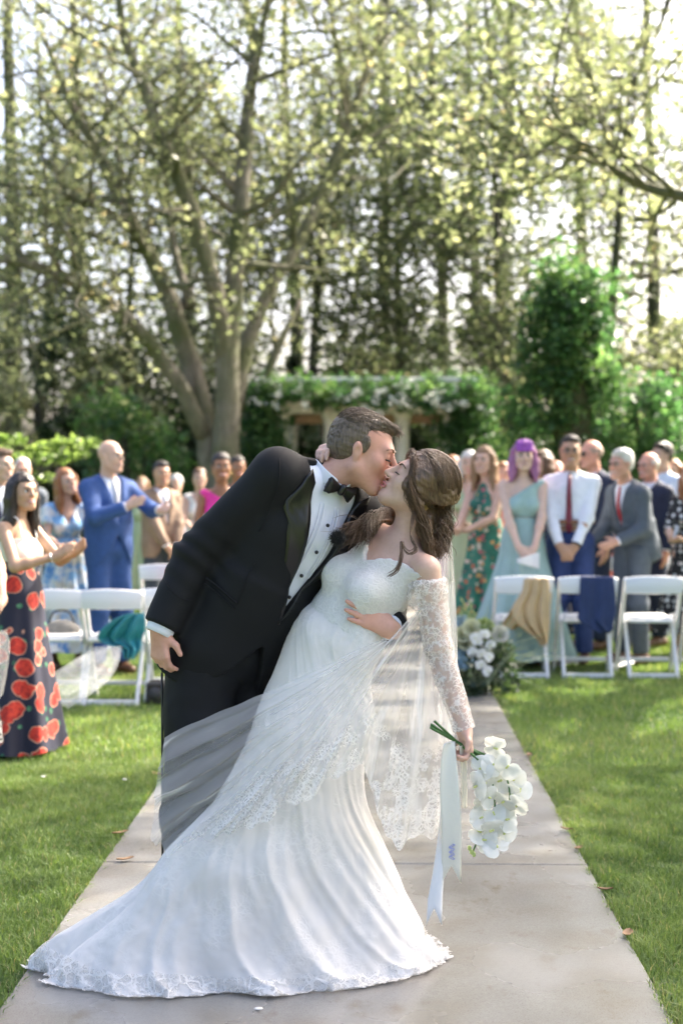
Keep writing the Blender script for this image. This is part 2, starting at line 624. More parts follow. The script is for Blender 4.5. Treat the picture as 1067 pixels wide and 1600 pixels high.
def blades(n, y0, y1, seg2, hs, ws):
    Y = np.sqrt(RNG.uniform(y0 * y0, y1 * y1, n))
    side = RNG.random(n) < .54
    lim_l = -(.264 * Y + .45); lim_r = .217 * Y + .45
    u = RNG.random(n)
    X = np.where(side, np.where(lim_l < PATH_L, PATH_L + .014 + u * (lim_l - PATH_L), 99), np.where(lim_r > PATH_R, PATH_R - .014 + u * (lim_r - PATH_R), 99))
    # a ragged edge next to the slab
    k = X < 50; X, Y = X[k], Y[k]
    edge = np.minimum(np.abs(X - PATH_L), np.abs(X - PATH_R))
    keep = RNG.random(len(X)) < np.clip((edge + .02) / .05, .45, 1)
    X, Y = X[keep], Y[keep]; n = len(X)
    clump = vnoise(np.stack([X * 7, Y * 7, X * 0], -1), 11); big = vnoise(np.stack([X * 1.1, Y * 1.1, X * 0], -1), 5)
    h = hs * RNG.uniform(.55, 1.25, n) * (1 + .35 * clump); w = ws * RNG.uniform(.7, 1.3, n)
    a = RNG.uniform(0, 2 * math.pi, n); lean = RNG.uniform(.1, 1.1, n)
    dx, dy = np.cos(a), np.sin(a); b = RNG.uniform(0, 2 * math.pi, n); wx, wy = np.cos(b) * w, np.sin(b) * w
    base = np.stack([X, Y, np.full(n, -.03)], -1)
    W = np.stack([wx, wy, np.zeros(n)], -1)
    mid = base + np.stack([dx * lean * h * .25, dy * lean * h * .25, h * .6], -1)
    tip = base + np.stack([dx * lean * h * .85, dy * lean * h * .85, h * (1 - .25 * lean)], -1)
    tint = np.clip(.38 + .26 * big + .16 * clump + RNG.normal(0, .16, n), 0, .92)
    tint[RNG.random(n) < .035 + .05 * np.maximum(big, 0)] = 1.
    if seg2:
        V = np.stack([base - W, base + W, mid + W * .8, mid - W * .8, tip], 1).reshape(-1, 3)
        i = np.arange(n)[:, None] * 5
        return V, [i + np.array([[0, 1, 2, 3]]), i + np.array([[3, 2, 4]])], np.repeat(tint, 5)
    V = np.stack([base - W, base + W, tip], 1).reshape(-1, 3)
    i = np.arange(n)[:, None] * 3
    return V, [i + np.array([[0, 1, 2]])], np.repeat(tint, 3)

v1, f1, t1 = blades(180000, 3.3, 7.5, True, .05, .0019)
v2, f2, t2 = blades(220000, 7.2, 19, False, .048, .0042)
f2 = [f2[0] + len(v1)]
g_o = build('grass', np.vstack([v1, v2]), [f1[0], np.vstack([f1[1], f2[0]])], M_GRASS, None, True, None, np.concatenate([t1, t2]))
tag(g_o, 'short green turf blades growing along the aisle', 'grass', kind='stuff')

# ---- fallen leaves and petals by the path
def m_leafdry(): return plain('dry_leaf', (.23, .13, .06), .7, .4, 30)
def m_petal(): return plain('petal', (.8, .78, .74), .5, .05)
for i, (px, py, lab) in enumerate([(1003 * .0 + 826, 1183, 'beside the orchid bouquet'), (885, 1300, 'below the dry leaf by the right joint'), (904, 1330, 'at the right end of the slab joint'), (945, 1395, 'pale and broad on the turf edge, right of the ribbon tails'),
                                   (980, 1465, 'dark, on the right turf edge near the bottom'), (188, 1310, 'on the left turf edge level with the veil'), (330 * .0 + 196, 1352, 'lying on the slab joint left of the dress'), (246, 1216, 'at the left path edge beside the trousers')]):
    Yg = 1.5 * FPX / (py - 750); c = P(px, py, Yg); c[2] = .008
    rr = RNG.uniform(0, 6); L = RNG.uniform(.028, .045)
    u = np.linspace(-1, 1, 7); prof = np.sqrt(np.maximum(1 - u * u, 0)) * .42 * (1 + .15 * np.sin(u * 9))
    V = np.stack([np.stack([u * L, -prof * L, .01 * u * u + .012 * prof], -1), np.stack([u * L, u * 0, .006 * u * u], -1), np.stack([u * L, prof * L, .01 * u * u + .016 * prof], -1)], 0)
    Rz = np.array(((math.cos(rr), -math.sin(rr), 0), (math.sin(rr), math.cos(rr), 0), (0, 0, 1)))
    q = MB(); q.grid(V @ Rz.T + c); o = q.build('fallen_leaf', m_leafdry())
    tag(o, 'dry brown fallen leaf ' + lab, 'leaf', 'fallen leaves along the aisle')
for (px, py, lab) in [(566, 1551, 'white petal on the slab below the hem'), (404, 1587, 'white petal on the slab at the bottom edge of the picture'), (68, 1222, 'white petal on the turf below the rose skirt'), (195, 1226, 'white petal on the turf left of the trousers')]:
    Yg = 1.5 * FPX / (py - 750); c = P(px, py, Yg); c[2] = .006 if px > 300 else .015
    q = MB(); q.ball(c, (.013, .008, .003), nu=8, nv=5); tag(q.build('petal', m_petal()), lab, 'petal', 'white petals on the ground')

# ---------------------------------------------------------------- trees
def m_leaf(name, stops, trans=.58, boost=(1.75, 1.85, 1.35)):
    t = NT(name); at = t.n('Attribute'); at.attribute_name = 'tint'
    col = t.ramp(at.outputs['Fac'], stops)
    d = t.bsdf(col, .45, Specular_IOR_Level=.45)
    tr = t.n('BsdfTranslucent'); t.l(t.mix(1., col, boost, 'MULTIPLY'), tr.inputs[0])
    mx = t.n('MixShader'); mx.inputs[0].default_value = trans
    t.l(d, mx.inputs[1]); t.l(tr.outputs[0], mx.inputs[2])
    return t.done(mx.outputs[0])
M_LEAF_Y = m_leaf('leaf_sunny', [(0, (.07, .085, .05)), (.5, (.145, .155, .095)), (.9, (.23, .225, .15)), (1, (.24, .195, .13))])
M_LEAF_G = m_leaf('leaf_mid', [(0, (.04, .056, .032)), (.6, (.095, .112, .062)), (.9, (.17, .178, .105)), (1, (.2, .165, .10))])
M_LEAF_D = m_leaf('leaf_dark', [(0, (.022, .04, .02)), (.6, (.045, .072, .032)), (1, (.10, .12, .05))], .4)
M_LEAF_I = m_leaf('leaf_ivy', [(0, (.03, .075, .03)), (.6, (.06, .135, .05)), (1, (.13, .2, .07))], .45)
M_LEAF_L = m_leaf('leaf_lime', [(0, (.10, .16, .04)), (1, (.2, .26, .08))], .45)

def m_bark(name, a, b, moss=.0):
    t = NT(name); c = t.coord('Object', (1, 1, .25)); n = t.noise(c, 14, 5, .7)
    col = t.ramp(n, [(.3, a), (.7, b)])
    if moss:
        g = t.ramp(t.noise(t.coord('Object'), 1.6, 4), [(.5 - moss * .25, 0.), (.62, 1.)])
        col = t.mix(t.math('MULTIPLY', g, .75), col, (.075, .095, .022))
    return t.done(t.bsdf(col, .9, t.bump(n, .9, .05)))
M_BARK = m_bark('bark_grey', (.10, .088, .068), (.27, .235, .19), .6)
M_BARK_M = m_bark('bark_mossy', (.08, .072, .045), (.18, .16, .105), 1.0)
M_BARK_D = m_bark('bark_dark', (.03, .027, .022), (.08, .07, .055), .4)

def leaves(cen, rad, per, size, rng, flat=.75, tint0=.4, tvar=.2, aim=None):
    """cen (k,3), rad (k,) -> leaf quads scattered through clumps"""
    cen = np.asarray(cen, float); k = len(cen)
    rad = np.broadcast_to(np.asarray(rad, float), (k,))
    n = k * per
    ci = np.repeat(np.arange(k), per)
    d = rng.normal(0, 1, (n, 3)); d /= np.linalg.norm(d, axis=1)[:, None]
    r = rng.random(n) ** .45
    p = cen[ci] + d * (r * rad[ci])[:, None] * np.array((1, 1, flat))
    a = rng.normal(0, 1, (n, 3)); a[:, 2] = a[:, 2] * .7 - .25; a /= np.linalg.norm(a, axis=1)[:, None]
    b = rng.normal(0, 1, (n, 3)); b = np.cross(a, b); b /= np.linalg.norm(b, axis=1)[:, None]
    L = size * rng.uniform(.6, 1.3, n)
    a = a * (L * .5)[:, None]; b = b * (L * .31)[:, None]
    fold = np.cross(a, b); fold = fold / (np.linalg.norm(fold, axis=1)[:, None] + 1e-9) * (L * .08)[:, None]
    V = np.stack([p - a, p + b + fold, p + a, p - b + fold], 1).reshape(-1, 3)
    i = np.arange(n)[:, None] * 4
    ct = rng.normal(tint0, tvar, k)
    t = np.clip(ct[ci] + rng.normal(0, .12, n), 0, 1)
    return V, i + np.array([[0, 1, 2, 3]]), np.repeat(t, 4)

def limb_mesh(name, pts, rad, mat, parent, n=8, res=None, wob=.06, rng=RNG):
    m = res or max(4, len(pts) * 4)
    p = spline(np.asarray(pts), m); r = spline(np.asarray(rad, float)[:, None], m)[:, 0]
    p = p + rng.normal(0, 1, p.shape) * (wob * r)[:, None]
    q = MB(); q.tube(p, np.maximum(r, .008), n); return q.build(name, mat, parent)

def branches(pts, rad, nb, length, rng, up=.25, t0=.25):
    """offshoots of a limb : list of point arrays"""
    m = 40; p = spline(np.asarray(pts), m); r = spline(np.asarray(rad, float)[:, None], m)[:, 0]
    out = []
    for k in range(nb):
        i = int(m * rng.uniform(t0, .999)); T = nrm(p[min(i + 1, m - 1)] - p[max(i - 1, 0)])
        d = rng.normal(0, 1, 3); d = nrm(d - T * d.dot(T) * .7 + T * .5 + np.array((0, 0, up)))
        L = length * rng.uniform(.5, 1.2)
        q = [p[i]]
        for s_ in range(3):
            d = nrm(d + rng.normal(0, .28, 3) + np.array((0, 0, .05)))
            q.append(q[-1] + d * L / 3)
        out.append((np.array(q), np.linspace(max(r[i] * .5, .02), .01, 4)))
    return out

def make_tree(name, label, base, limbs, bark, leafmat, rng, nb=6, blen=2.2, per=26, lsize=.16, crad=.75, group=None, tint0=.4, t0=.25, extra=None, keep=None):
    """limbs: list of (points, radii, n_sub)"""
    root = empty(name, base, label, 'tree', group)
    cen = []
    sub = MB(); has = False
    for i, (pts, rad, nsub) in enumerate(limbs):
        limb_mesh('trunk' if i == 0 else 'limb', pts, rad, bark, root, rng=rng)
        for q, r in branches(pts, rad, nsub if nsub is not None else nb, blen, rng, t0=t0):
            qq = spline(q, 6); sub.tube(qq, np.linspace(r[0], r[-1], 6), 5, cap=False); has = True
            for t in (.45, .75, 1.0):
                cen.append(spline(q, 11)[int(t * 10)] + rng.normal(0, .15, 3))
            for q2, r2 in branches(q, r, 2, blen * .55, rng, t0=.3):
                sub.tube(spline(q2, 4), np.linspace(r2[0] * .8, .006, 4), 4, cap=False)
                cen.append(q2[2]); cen.append(q2[3])
    if extra is not None: cen += list(extra)
    if has: tag(sub.build('branches', bark, root), kind='stuff')
    cen = np.array(cen)
    if keep is not None: cen = cen[keep(cen)]
    V, Fq, t = leaves(cen, crad * rng.uniform(.6, 1.25, len(cen)), per, lsize, rng, tint0=tint0)
    tag(build('crown', V, Fq, leafmat, root, True, None, t), kind='stuff')
    return root

rt = np.random.default_rng(21)
# the big many-stemmed tree on the left
def PL(lst, Y): return [P(x, y, Y + (z if True else 0)) for x, y, z in lst]
YT = 19.0
S = FPX / YT
def R_(*px): return [p / S / 2 for p in px]
main_limbs = [
    (PL([(350, 940, 0), (351, 800, 0), (354, 660, 0), (356, 560, 0), (362, 480, 0), (371, 400, 0), (378, 300, 0), (388, 180, .2), (397, 70, .4), (384, 0, .5), (380, -90, .6)], YT), R_(66, 50, 41, 37, 33, 29, 26, 22, 17, 13, 8), 16),
    (PL([(397, 80, .4), (410, 40, .2), (420, 0, .1), (440, -70, 0)], YT), R_(14, 12, 10, 6), 6),
    (PL([(352, 560, 0), (343, 490, -.2), (327, 420, -.4), (300, 330, -.6), (262, 235, -.8), (232, 155, -.9), (197, 60, -1.), (180, -40, -1.1)], YT), R_(30, 30, 27, 24, 22, 18, 14, 10), 16),
    (PL([(340, 935, .3), (334, 780, .3), (322, 670, .3), (297, 570, .3), (266, 470, .2), (228, 385, .1), (180, 295, 0), (152, 232, -.2), (112, 165, -.4), (70, 60, -.6)], YT), R_(56, 46, 39, 34, 29, 24, 20, 16, 12, 8), 18),
    (PL([(318, 680, .2), (280, 600, 0), (232, 535, -.3), (182, 482, -.6), (120, 443, -1.), (60, 418, -1.4), (-30, 395, -1.8)], YT), R_(30, 27, 24, 21, 19, 17, 13), 10),
    (PL([(240, 405, .1), (190, 345, -.3), (140, 318, -.7), (80, 300, -1.1), (-30, 282, -1.6)], YT), R_(18, 15, 13, 11, 8), 10),
    (PL([(368, 640, .4), (380, 560, .6), (402, 495, .8), (430, 440, 1.), (462, 385, 1.2), (492, 325, 1.4), (520, 255, 1.5), (548, 185, 1.6), (580, 85, 1.7), (612, -20, 1.8)], YT), R_(30, 28, 25, 22, 20, 18, 16, 14, 11, 8), 16),
    (PL([(300, 480, .3), (275, 400, .6), (262, 320, .8), (255, 240, 1.)], YT), R_(16, 13, 11, 7), 8),
    (PL([(385, 660, 1.), (415, 590, 1.2), (440, 530, 1.4), (470, 470, 1.8)], YT), R_(20, 17, 13, 8), 4),
    (PL([(548, 185, 1.6), (535, 110, 1.2), (520, 40, 1.), (510, -40, .8)], YT), R_(12, 10, 8, 5), 8),
]
make_tree('broadleaf_tree', 'big many-stemmed tree with mossy grey limbs behind the guests, left of the pergola', P(345, 930, YT) * A(1, 1, 0), main_limbs, M_BARK, M_LEAF_Y, rt, blen=2.0, per=18, lsize=.095, crad=.5, tint0=.45, t0=.4)

# limb reaching in from the tree beyond the picture's right edge
YR = 14.5
def tree_right():
    tr_x = 6.3
    limbs = [
        ([A(tr_x, 13.5, -.1), A(tr_x - .1, 13.6, 2.2), A(tr_x - .1, 13.5, 4.4), A(tr_x + .2, 13.3, 7), A(tr_x + .3, 13, 10.5)], [.42, .36, .3, .22, .1], 26),
        ([A(tr_x - .1, 13.6, 3.7), P(1130, 312, YR - .6), P(1067, 306, YR - .3), P(1005, 291, YR), P(955, 262, YR), P(905, 222, YR), P(880, 196, YR), P(840, 130, YR)], [.12, .075, .06, .05, .042, .034, .026, .012], 14),
        ([A(tr_x, 13.3, 5.2), A(tr_x - 1.2, 12, 7.2), A(tr_x - 1.9, 11.0, 8.8), A(tr_x - 2.4, 10.2, 10)], [.17, .12, .08, .04], 16),
        ([A(tr_x, 13.5, 4.6), A(tr_x + 1.6, 12.2, 6.8), A(tr_x + 2.5, 11, 8.8), A(tr_x + 3, 10, 10.5)], [.17, .12, .08, .04], 16),
        ([A(tr_x, 13.6, 6), A(tr_x - 1., 14.6, 8), A(tr_x - 1.8, 15.2, 10)], [.14, .1, .04], 14),
        ([A(tr_x, 13.4, 5.4), A(tr_x + .6, 11.4, 7.2), A(tr_x + .4, 9.4, 8.4), A(tr_x + .2, 8, 9.2)], [.15, .11, .07, .03], 16),
    ]
    make_tree('broadleaf_tree', 'tree whose mossy bent limb and bright leaves reach in at the upper right', (tr_x, 13.5, 0), limbs, M_BARK_M, M_LEAF_Y, rt, blen=2.1, per=22, lsize=.1, crad=.6, tint0=.5, t0=.3, keep=lambda c: (c[:, 2] > 4.3) | (c[:, 0] > 4.6))
tree_right()
for (x, y, lab) in ((9.6, 9.2, 'shade tree standing beyond the right edge of the picture'), (11.0, 12.2, 'second shade tree standing beyond the right edge of the picture')):
    lm = [([A(x, y, -.1), A(x + .1, y, 3), A(x, y + .1, 6.5), A(x - .1, y, 12)], [.3, .26, .2, .06], 14)]
    for k in range(9):
        a = k * .7 + x; z = 5 + k * .7
        lm.append(([A(x, y, z), A(x + 1.3 * math.cos(a), y + 1.3 * math.sin(a), z + .8), A(x + 2.6 * math.cos(a), y + 2.6 * math.sin(a), z + 1.2)], [.11, .08, .03], 8))
    make_tree('broadleaf_tree', lab, (x, y, 0), lm, M_BARK_D, M_LEAF_G, rt, blen=1.7, per=22, lsize=.16, crad=.7, tint0=.45)

def bg_tree(px, Y, H, cr, tr, mat, bark, label, name='woodland_tree', nbr=14, per=14, ls=.135, low=.3, lean=0, fork=False, tint0=.4, crad=.72):
    b = P(px, 750, Y); b[2] = -.1
    top = b + A(lean, 0, H)
    tp = [b, b * .65 + top * .35 + A(rt.normal(0, .15), 0, 0), b * .3 + top * .7 + A(rt.normal(0, .2), 0, 0), top]
    limbs = [(tp, [tr, tr * .8, tr * .5, tr * .15], 0)]
    if fork:
        m = b * .62 + top * .38
        limbs.append(([m, m + A(cr * .3, .3, H * .18), m + A(cr * .5, .4, H * .42)], [tr * .55, tr * .4, tr * .12], 6))
    for k in range(nbr):
        t = rt.uniform(low, .98) ; z = t * H
        a = rt.uniform(0, 2 * math.pi); rr = cr * (1.15 - .75 * abs(t - .55) ** 1.2) * rt.uniform(.5, 1.1)
        s_ = b * (1 - t) + top * t
        e = s_ + A(math.cos(a) * rr, math.sin(a) * rr, rr * rt.uniform(.1, .6))
        limbs.append(([s_, (s_ + e) / 2 + A(0, 0, -.1 * rr), e], [tr * .28, tr * .18, .02], 3))
    make_tree(name, label, b * A(1, 1, 0), limbs, bark, mat, rt, blen=cr * .6, per=per, lsize=ls, crad=crad, group='woodland trees behind the ceremony', tint0=tint0, t0=.35)

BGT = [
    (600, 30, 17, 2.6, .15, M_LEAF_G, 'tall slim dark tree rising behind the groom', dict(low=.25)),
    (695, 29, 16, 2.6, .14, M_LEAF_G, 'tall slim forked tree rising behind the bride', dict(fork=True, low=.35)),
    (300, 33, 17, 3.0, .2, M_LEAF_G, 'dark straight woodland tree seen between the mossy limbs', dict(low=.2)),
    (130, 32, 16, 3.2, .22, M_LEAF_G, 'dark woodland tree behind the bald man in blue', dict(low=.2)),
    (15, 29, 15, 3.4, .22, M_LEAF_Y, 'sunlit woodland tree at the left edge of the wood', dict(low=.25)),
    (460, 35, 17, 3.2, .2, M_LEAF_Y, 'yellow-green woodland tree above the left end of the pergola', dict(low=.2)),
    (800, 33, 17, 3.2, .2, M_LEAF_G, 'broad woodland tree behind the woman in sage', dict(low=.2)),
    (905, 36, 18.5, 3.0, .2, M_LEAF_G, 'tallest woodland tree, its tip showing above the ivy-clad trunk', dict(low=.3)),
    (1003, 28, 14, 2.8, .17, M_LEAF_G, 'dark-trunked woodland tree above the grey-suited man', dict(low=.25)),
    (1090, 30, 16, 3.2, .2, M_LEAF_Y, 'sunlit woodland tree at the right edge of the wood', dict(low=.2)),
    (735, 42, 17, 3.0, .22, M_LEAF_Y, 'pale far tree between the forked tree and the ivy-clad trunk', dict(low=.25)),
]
for px, Y, H, cr, tr, mt, lab, kw in BGT:
    bg_tree(px, Y, H, cr, tr, mt, M_BARK_D, lab, **kw)

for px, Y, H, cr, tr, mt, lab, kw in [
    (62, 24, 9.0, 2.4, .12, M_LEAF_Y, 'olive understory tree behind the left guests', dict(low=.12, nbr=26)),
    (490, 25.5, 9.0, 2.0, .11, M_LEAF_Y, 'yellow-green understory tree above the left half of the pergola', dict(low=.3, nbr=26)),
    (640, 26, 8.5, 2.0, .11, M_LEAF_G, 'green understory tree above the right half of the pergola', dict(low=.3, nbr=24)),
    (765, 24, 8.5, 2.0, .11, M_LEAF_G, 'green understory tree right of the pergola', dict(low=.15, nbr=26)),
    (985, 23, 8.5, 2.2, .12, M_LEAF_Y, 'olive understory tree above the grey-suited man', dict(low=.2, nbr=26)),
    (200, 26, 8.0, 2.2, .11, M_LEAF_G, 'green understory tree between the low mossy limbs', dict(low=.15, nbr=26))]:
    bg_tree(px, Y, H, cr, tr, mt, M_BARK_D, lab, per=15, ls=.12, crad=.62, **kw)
# understory : dense shrubs standing shoulder to shoulder
def shrub(px0, px1, ytop, Y, mat, label, name='shrub', dens=1.0, ls=.13, ybot=735, tint0=.4, cat='shrub', depth=1.2, lobes=16, per=150, group=None):
    x0, x1 = P(px0, 750, Y)[0], P(px1, 750, Y)[0]; zt = P(0, ytop, Y)[2]
    w = (x1 - x0) / 2; cx = (x0 + x1) / 2
    root = empty(name, (cx, Y, 0), label, cat, group)
    st = MB(); cen = []; rad = []
    for k in range(lobes):
        a = rt.uniform(0, 2 * math.pi); u = rt.uniform(.05, 1); f = math.sqrt(max(0, 1 - u ** 2.2))
        c = A(cx + math.cos(a) * w * .8 * (.35 + .65 * f), Y + math.sin(a) * depth * .8 * (.3 + .7 * f), zt * u * .9)
        cen.append(c); rad.append(min(w, zt * .5) * rt.uniform(.32, .55))
        st.tube(spline([A(cx + rt.normal(0, .1), Y + rt.normal(0, .1), -.05), A((cx + c[0]) / 2, (Y + c[1]) / 2, c[2] * .45), c], 6), np.linspace(.05, .012, 6), 5)
    tag(st.build('stems', M_BARK_D, root), kind='stuff')
    V, Fq, t = leaves(cen, rad, int(per * dens), ls, rt, flat=1., tint0=tint0, tvar=.18)
    k = V[:, 2] > 0; V[:, 2] = np.where(k, V[:, 2], .02)
    tag(build('foliage', V, Fq, mat, root, True, None, t), kind='stuff')
    return root

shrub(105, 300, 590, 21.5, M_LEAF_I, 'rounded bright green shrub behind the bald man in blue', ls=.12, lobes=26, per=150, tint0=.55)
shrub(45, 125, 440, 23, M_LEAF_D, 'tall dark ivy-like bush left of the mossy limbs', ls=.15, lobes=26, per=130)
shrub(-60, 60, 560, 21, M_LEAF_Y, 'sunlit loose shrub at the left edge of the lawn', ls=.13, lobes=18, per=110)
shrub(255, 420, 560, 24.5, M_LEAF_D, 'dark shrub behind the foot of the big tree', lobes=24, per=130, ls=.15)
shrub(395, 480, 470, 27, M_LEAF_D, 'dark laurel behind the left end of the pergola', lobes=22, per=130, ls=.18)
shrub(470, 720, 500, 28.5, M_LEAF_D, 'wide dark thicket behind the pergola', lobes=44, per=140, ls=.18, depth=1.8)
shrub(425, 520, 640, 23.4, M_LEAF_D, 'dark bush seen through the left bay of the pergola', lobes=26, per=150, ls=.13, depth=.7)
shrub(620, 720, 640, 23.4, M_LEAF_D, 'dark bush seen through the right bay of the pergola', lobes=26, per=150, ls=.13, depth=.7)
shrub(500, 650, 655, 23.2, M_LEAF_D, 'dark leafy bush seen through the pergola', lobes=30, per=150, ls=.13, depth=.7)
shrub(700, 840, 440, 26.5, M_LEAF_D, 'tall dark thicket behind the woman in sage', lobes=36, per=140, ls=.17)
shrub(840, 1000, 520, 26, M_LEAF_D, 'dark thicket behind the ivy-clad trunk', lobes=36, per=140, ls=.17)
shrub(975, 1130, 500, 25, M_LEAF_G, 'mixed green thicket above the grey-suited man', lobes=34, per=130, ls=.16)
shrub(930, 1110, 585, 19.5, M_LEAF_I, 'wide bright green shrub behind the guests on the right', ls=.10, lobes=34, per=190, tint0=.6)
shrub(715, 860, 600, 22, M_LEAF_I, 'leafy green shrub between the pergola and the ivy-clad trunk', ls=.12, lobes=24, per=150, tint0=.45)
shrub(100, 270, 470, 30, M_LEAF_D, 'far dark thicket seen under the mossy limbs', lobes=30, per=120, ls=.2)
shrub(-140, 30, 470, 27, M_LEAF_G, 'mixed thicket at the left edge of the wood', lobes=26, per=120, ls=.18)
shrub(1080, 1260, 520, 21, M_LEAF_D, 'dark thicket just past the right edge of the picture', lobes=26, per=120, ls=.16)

for (a_, b_, yt, yy, mt, lab) in ((-330, -120, 430, 26, M_LEAF_G, 'green thicket beyond the left edge of the picture'), (-560, -330, 400, 25, M_LEAF_D, 'dark thicket well beyond the left edge of the picture'), (1250, 1480, 430, 25, M_LEAF_G, 'green thicket well beyond the right edge of the picture')):
    shrub(a_, b_, yt, yy, mt, lab, lobes=30, per=110, ls=.18)
bg_tree(-230, 31, 15, 3.2, .2, M_LEAF_Y, M_BARK_D, 'sunlit woodland tree beyond the left edge of the picture', low=.2)
bg_tree(-480, 30, 15, 3.2, .2, M_LEAF_G, M_BARK_D, 'green woodland tree far beyond the left edge of the picture', low=.2)
# lime-green sapling at the left edge
sap = empty('sapling', P(10, 750, 14.5) * A(1, 1, 0), 'low lime-green sapling with flat leafy sprays behind the left guests', 'sapling')
cen = []
sm = MB()
for (x, y) in [(20, 690), (60, 700), (95, 692), (122, 694), (40, 715), (75, 720), (-10, 700), (30, 735), (100, 712), (-20, 730), (60, 745)]:
    c = P(x, y, 14.5 + rt.normal(0, .3)); cen += [c, c + rt.normal(0, .1, 3) * A(1, 1, .3)]
    sm.tube(spline([P(5, 905, 14.5), P(10, 800, 14.5) + rt.normal(0, .05, 3), c], 6), np.linspace(.03, .006, 6), 5)
tag(sm.build('stems', M_BARK_D, sap), kind='stuff')
V, Fq, t = leaves(cen, .17, 34, .10, rt, flat=.3, tint0=.6)
tag(build('foliage', V, Fq, M_LEAF_L, sap, True, None, t), kind='stuff')

# leaning dead trunk wrapped in ivy, right of the pergola
iv = empty('ivy_clad_trunk', P(905, 750, 19) * A(1, 1, 0), 'leaning dead trunk wrapped in dark glossy ivy behind the guests on the right', 'tree')
ivp = [P(902, 772, 19) * A(1, 1, 0), P(893, 650, 19), P(888, 560, 19), P(893, 500, 19), P(902, 440, 19)]
limb_mesh('trunk', ivp, [.26, .24, .2, .17, .1], M_BARK_D, iv)
cc = spline(ivp, 46); cen = []; rad = []
for i, c in enumerate(cc):
    for _ in range(3):
        cen.append(c + rt.normal(0, 1, 3) * A(.22, .18, .08)); rad.append(rt.uniform(.18, .32))
for (x, y) in [(845, 480), (835, 520), (830, 570), (838, 610), (850, 650), (835, 690), (860, 455), (925, 470), (930, 520), (925, 600), (940, 660), (870, 430), (915, 428), (820, 640), (815, 690), (950, 600), (955, 690), (940, 560), (828, 545)]:
    for _ in range(2):
        cen.append(P(x, y, 19) + rt.normal(0, .08, 3)); rad.append(.26)
V, Fq, t = leaves(cen, rad, 70, .10, rt, flat=1.0, tint0=.6)
tag(build('ivy', V, Fq, M_LEAF_I, iv, True, None, t), kind='stuff')

# ---------------------------------------------------------------- pergola
M_CREAM = plain('limewashed_stone', (.62, .57, .5), .8, .14, 5, .3, 40)
M_TERRA = plain('warm_timber', (.42, .27, .17), .7, .2, 9, .2)
M_WHITEW = plain('white_timber', (.74, .73, .7), .6, .08, 6, .15)
YP = 20.0
pg = empty('pergola', (P(572, 750, YP)[0], YP + 1.2, 0), 'cream pergola with round columns under a mass of climbing vine', 'pergola')
def px_x(px, Y=YP): return P(px, 750, Y)[0]
def py_z(py, Y=YP): return P(585, py, Y)[2]
zb = py_z(646)
for yy, lst in ((YP, (440, 516, 629, 703)), (YP + 2.4, (440, 516, 629, 703))):
    for px in lst:
        x = px_x(px); c = MB()
        prof = [(.15, 0), (.15, .12), (.115, .15), (.11, .2), (.105, zb * .5), (.092, zb - .16), (.11, zb - .13), (.095, zb - .1), (.125, zb - .06), (.14, zb)]
        a = np.linspace(0, 2 * math.pi, 18, endpoint=False)
        V = np.array([[(x + r * math.cos(t), yy + r * math.sin(t), z) for t in a] + [(x + r, yy, z)] for r, z in prof])
        c.grid(V); c.build('column', M_CREAM, pg)
for yy in (YP, YP + 2.4):
    b = MB(); b.box((px_x(572), yy, zb + .1), (px_x(728) - px_x(415), .24, .2), bev=.012); b.build('beam', M_CREAM if yy < YP + 1 else M_TERRA, pg, smooth=False)
for px in (440, 703):
    b = MB(); b.box((px_x(px), YP + 1.2, zb + .07), (.16, 2.16, .14), bev=.01); b.build('side_beam', M_TERRA, pg, smooth=False)
b = MB(); b.box((px_x(572), YP + .5, zb - .06), (px_x(690) - px_x(450), .12, .13), bev=.01); b.build('inner_beam', M_TERRA, pg, smooth=False)
for px in np.linspace(408, 738, 12):
    r = MB(); r.box((px_x(px), YP + 1.25, zb + .3), (.07, 3.3, .17), bev=.012); r.build('rafter', M_WHITEW, pg, smooth=False)
for yy in (YP - .45, YP + .5, YP + 1.5, YP + 2.6):
    r = MB(); r.box((px_x(572), yy, zb + .44), (px_x(742) - px_x(402), .07, .07), bev=.008); r.build('lath', M_WHITEW, pg, smooth=False)
# climbing vine with white bloom
vine = empty('climbing_vine', (px_x(572), YP - .3, 0), 'green climbing vine with white bloom covering the pergola top and both ends', 'vine')
cen, rad = [], []
for px in np.arange(395, 758, 5):
    for _ in range(3):
        cen.append(P(px, rt.normal(613, 9), YP - .75) + A(0, rt.uniform(-.05, 1.9), 0)); rad.append(rt.uniform(.12, .24))
for (x0, x1, y0, y1, n) in ((374, 438, 600, 800, 110), (700, 770, 590, 800, 120), (690, 716, 620, 690, 10)):
    for _ in range(n):
        cen.append(P(rt.uniform(x0, x1), rt.uniform(y0, y1), YP - .2) + A(0, rt.uniform(-.2, .7), 0)); rad.append(rt.uniform(.14, .28))
V, Fq, t = leaves(cen, rad, 55, .085, rt, flat=.9, tint0=.62)
tag(build('foliage', V, Fq, M_LEAF_I, vine, True, None, t), kind='stuff')
st = MB()
for px in (405, 420, 725, 745):
    st.tube(spline([P(px, 917, YP), P(px + rt.normal(0, 6), 780, YP), P(px + rt.normal(0, 6), 680, YP), P(px, 610, YP)], 9), np.linspace(.035, .015, 9), 6)
tag(st.build('stems', M_BARK_D, vine), kind='stuff')
V, Fq, t = leaves([P(rt.uniform(390, 760), rt.normal(622, 10), YP - .95 + rt.uniform(0, .3)) for _ in range(46)], .09, 12, .05, rt, tint0=.5)
tag(build('blossom', V, Fq, plain('white_bloom', (.75, .75, .72), .5, .06), vine), kind='stuff')
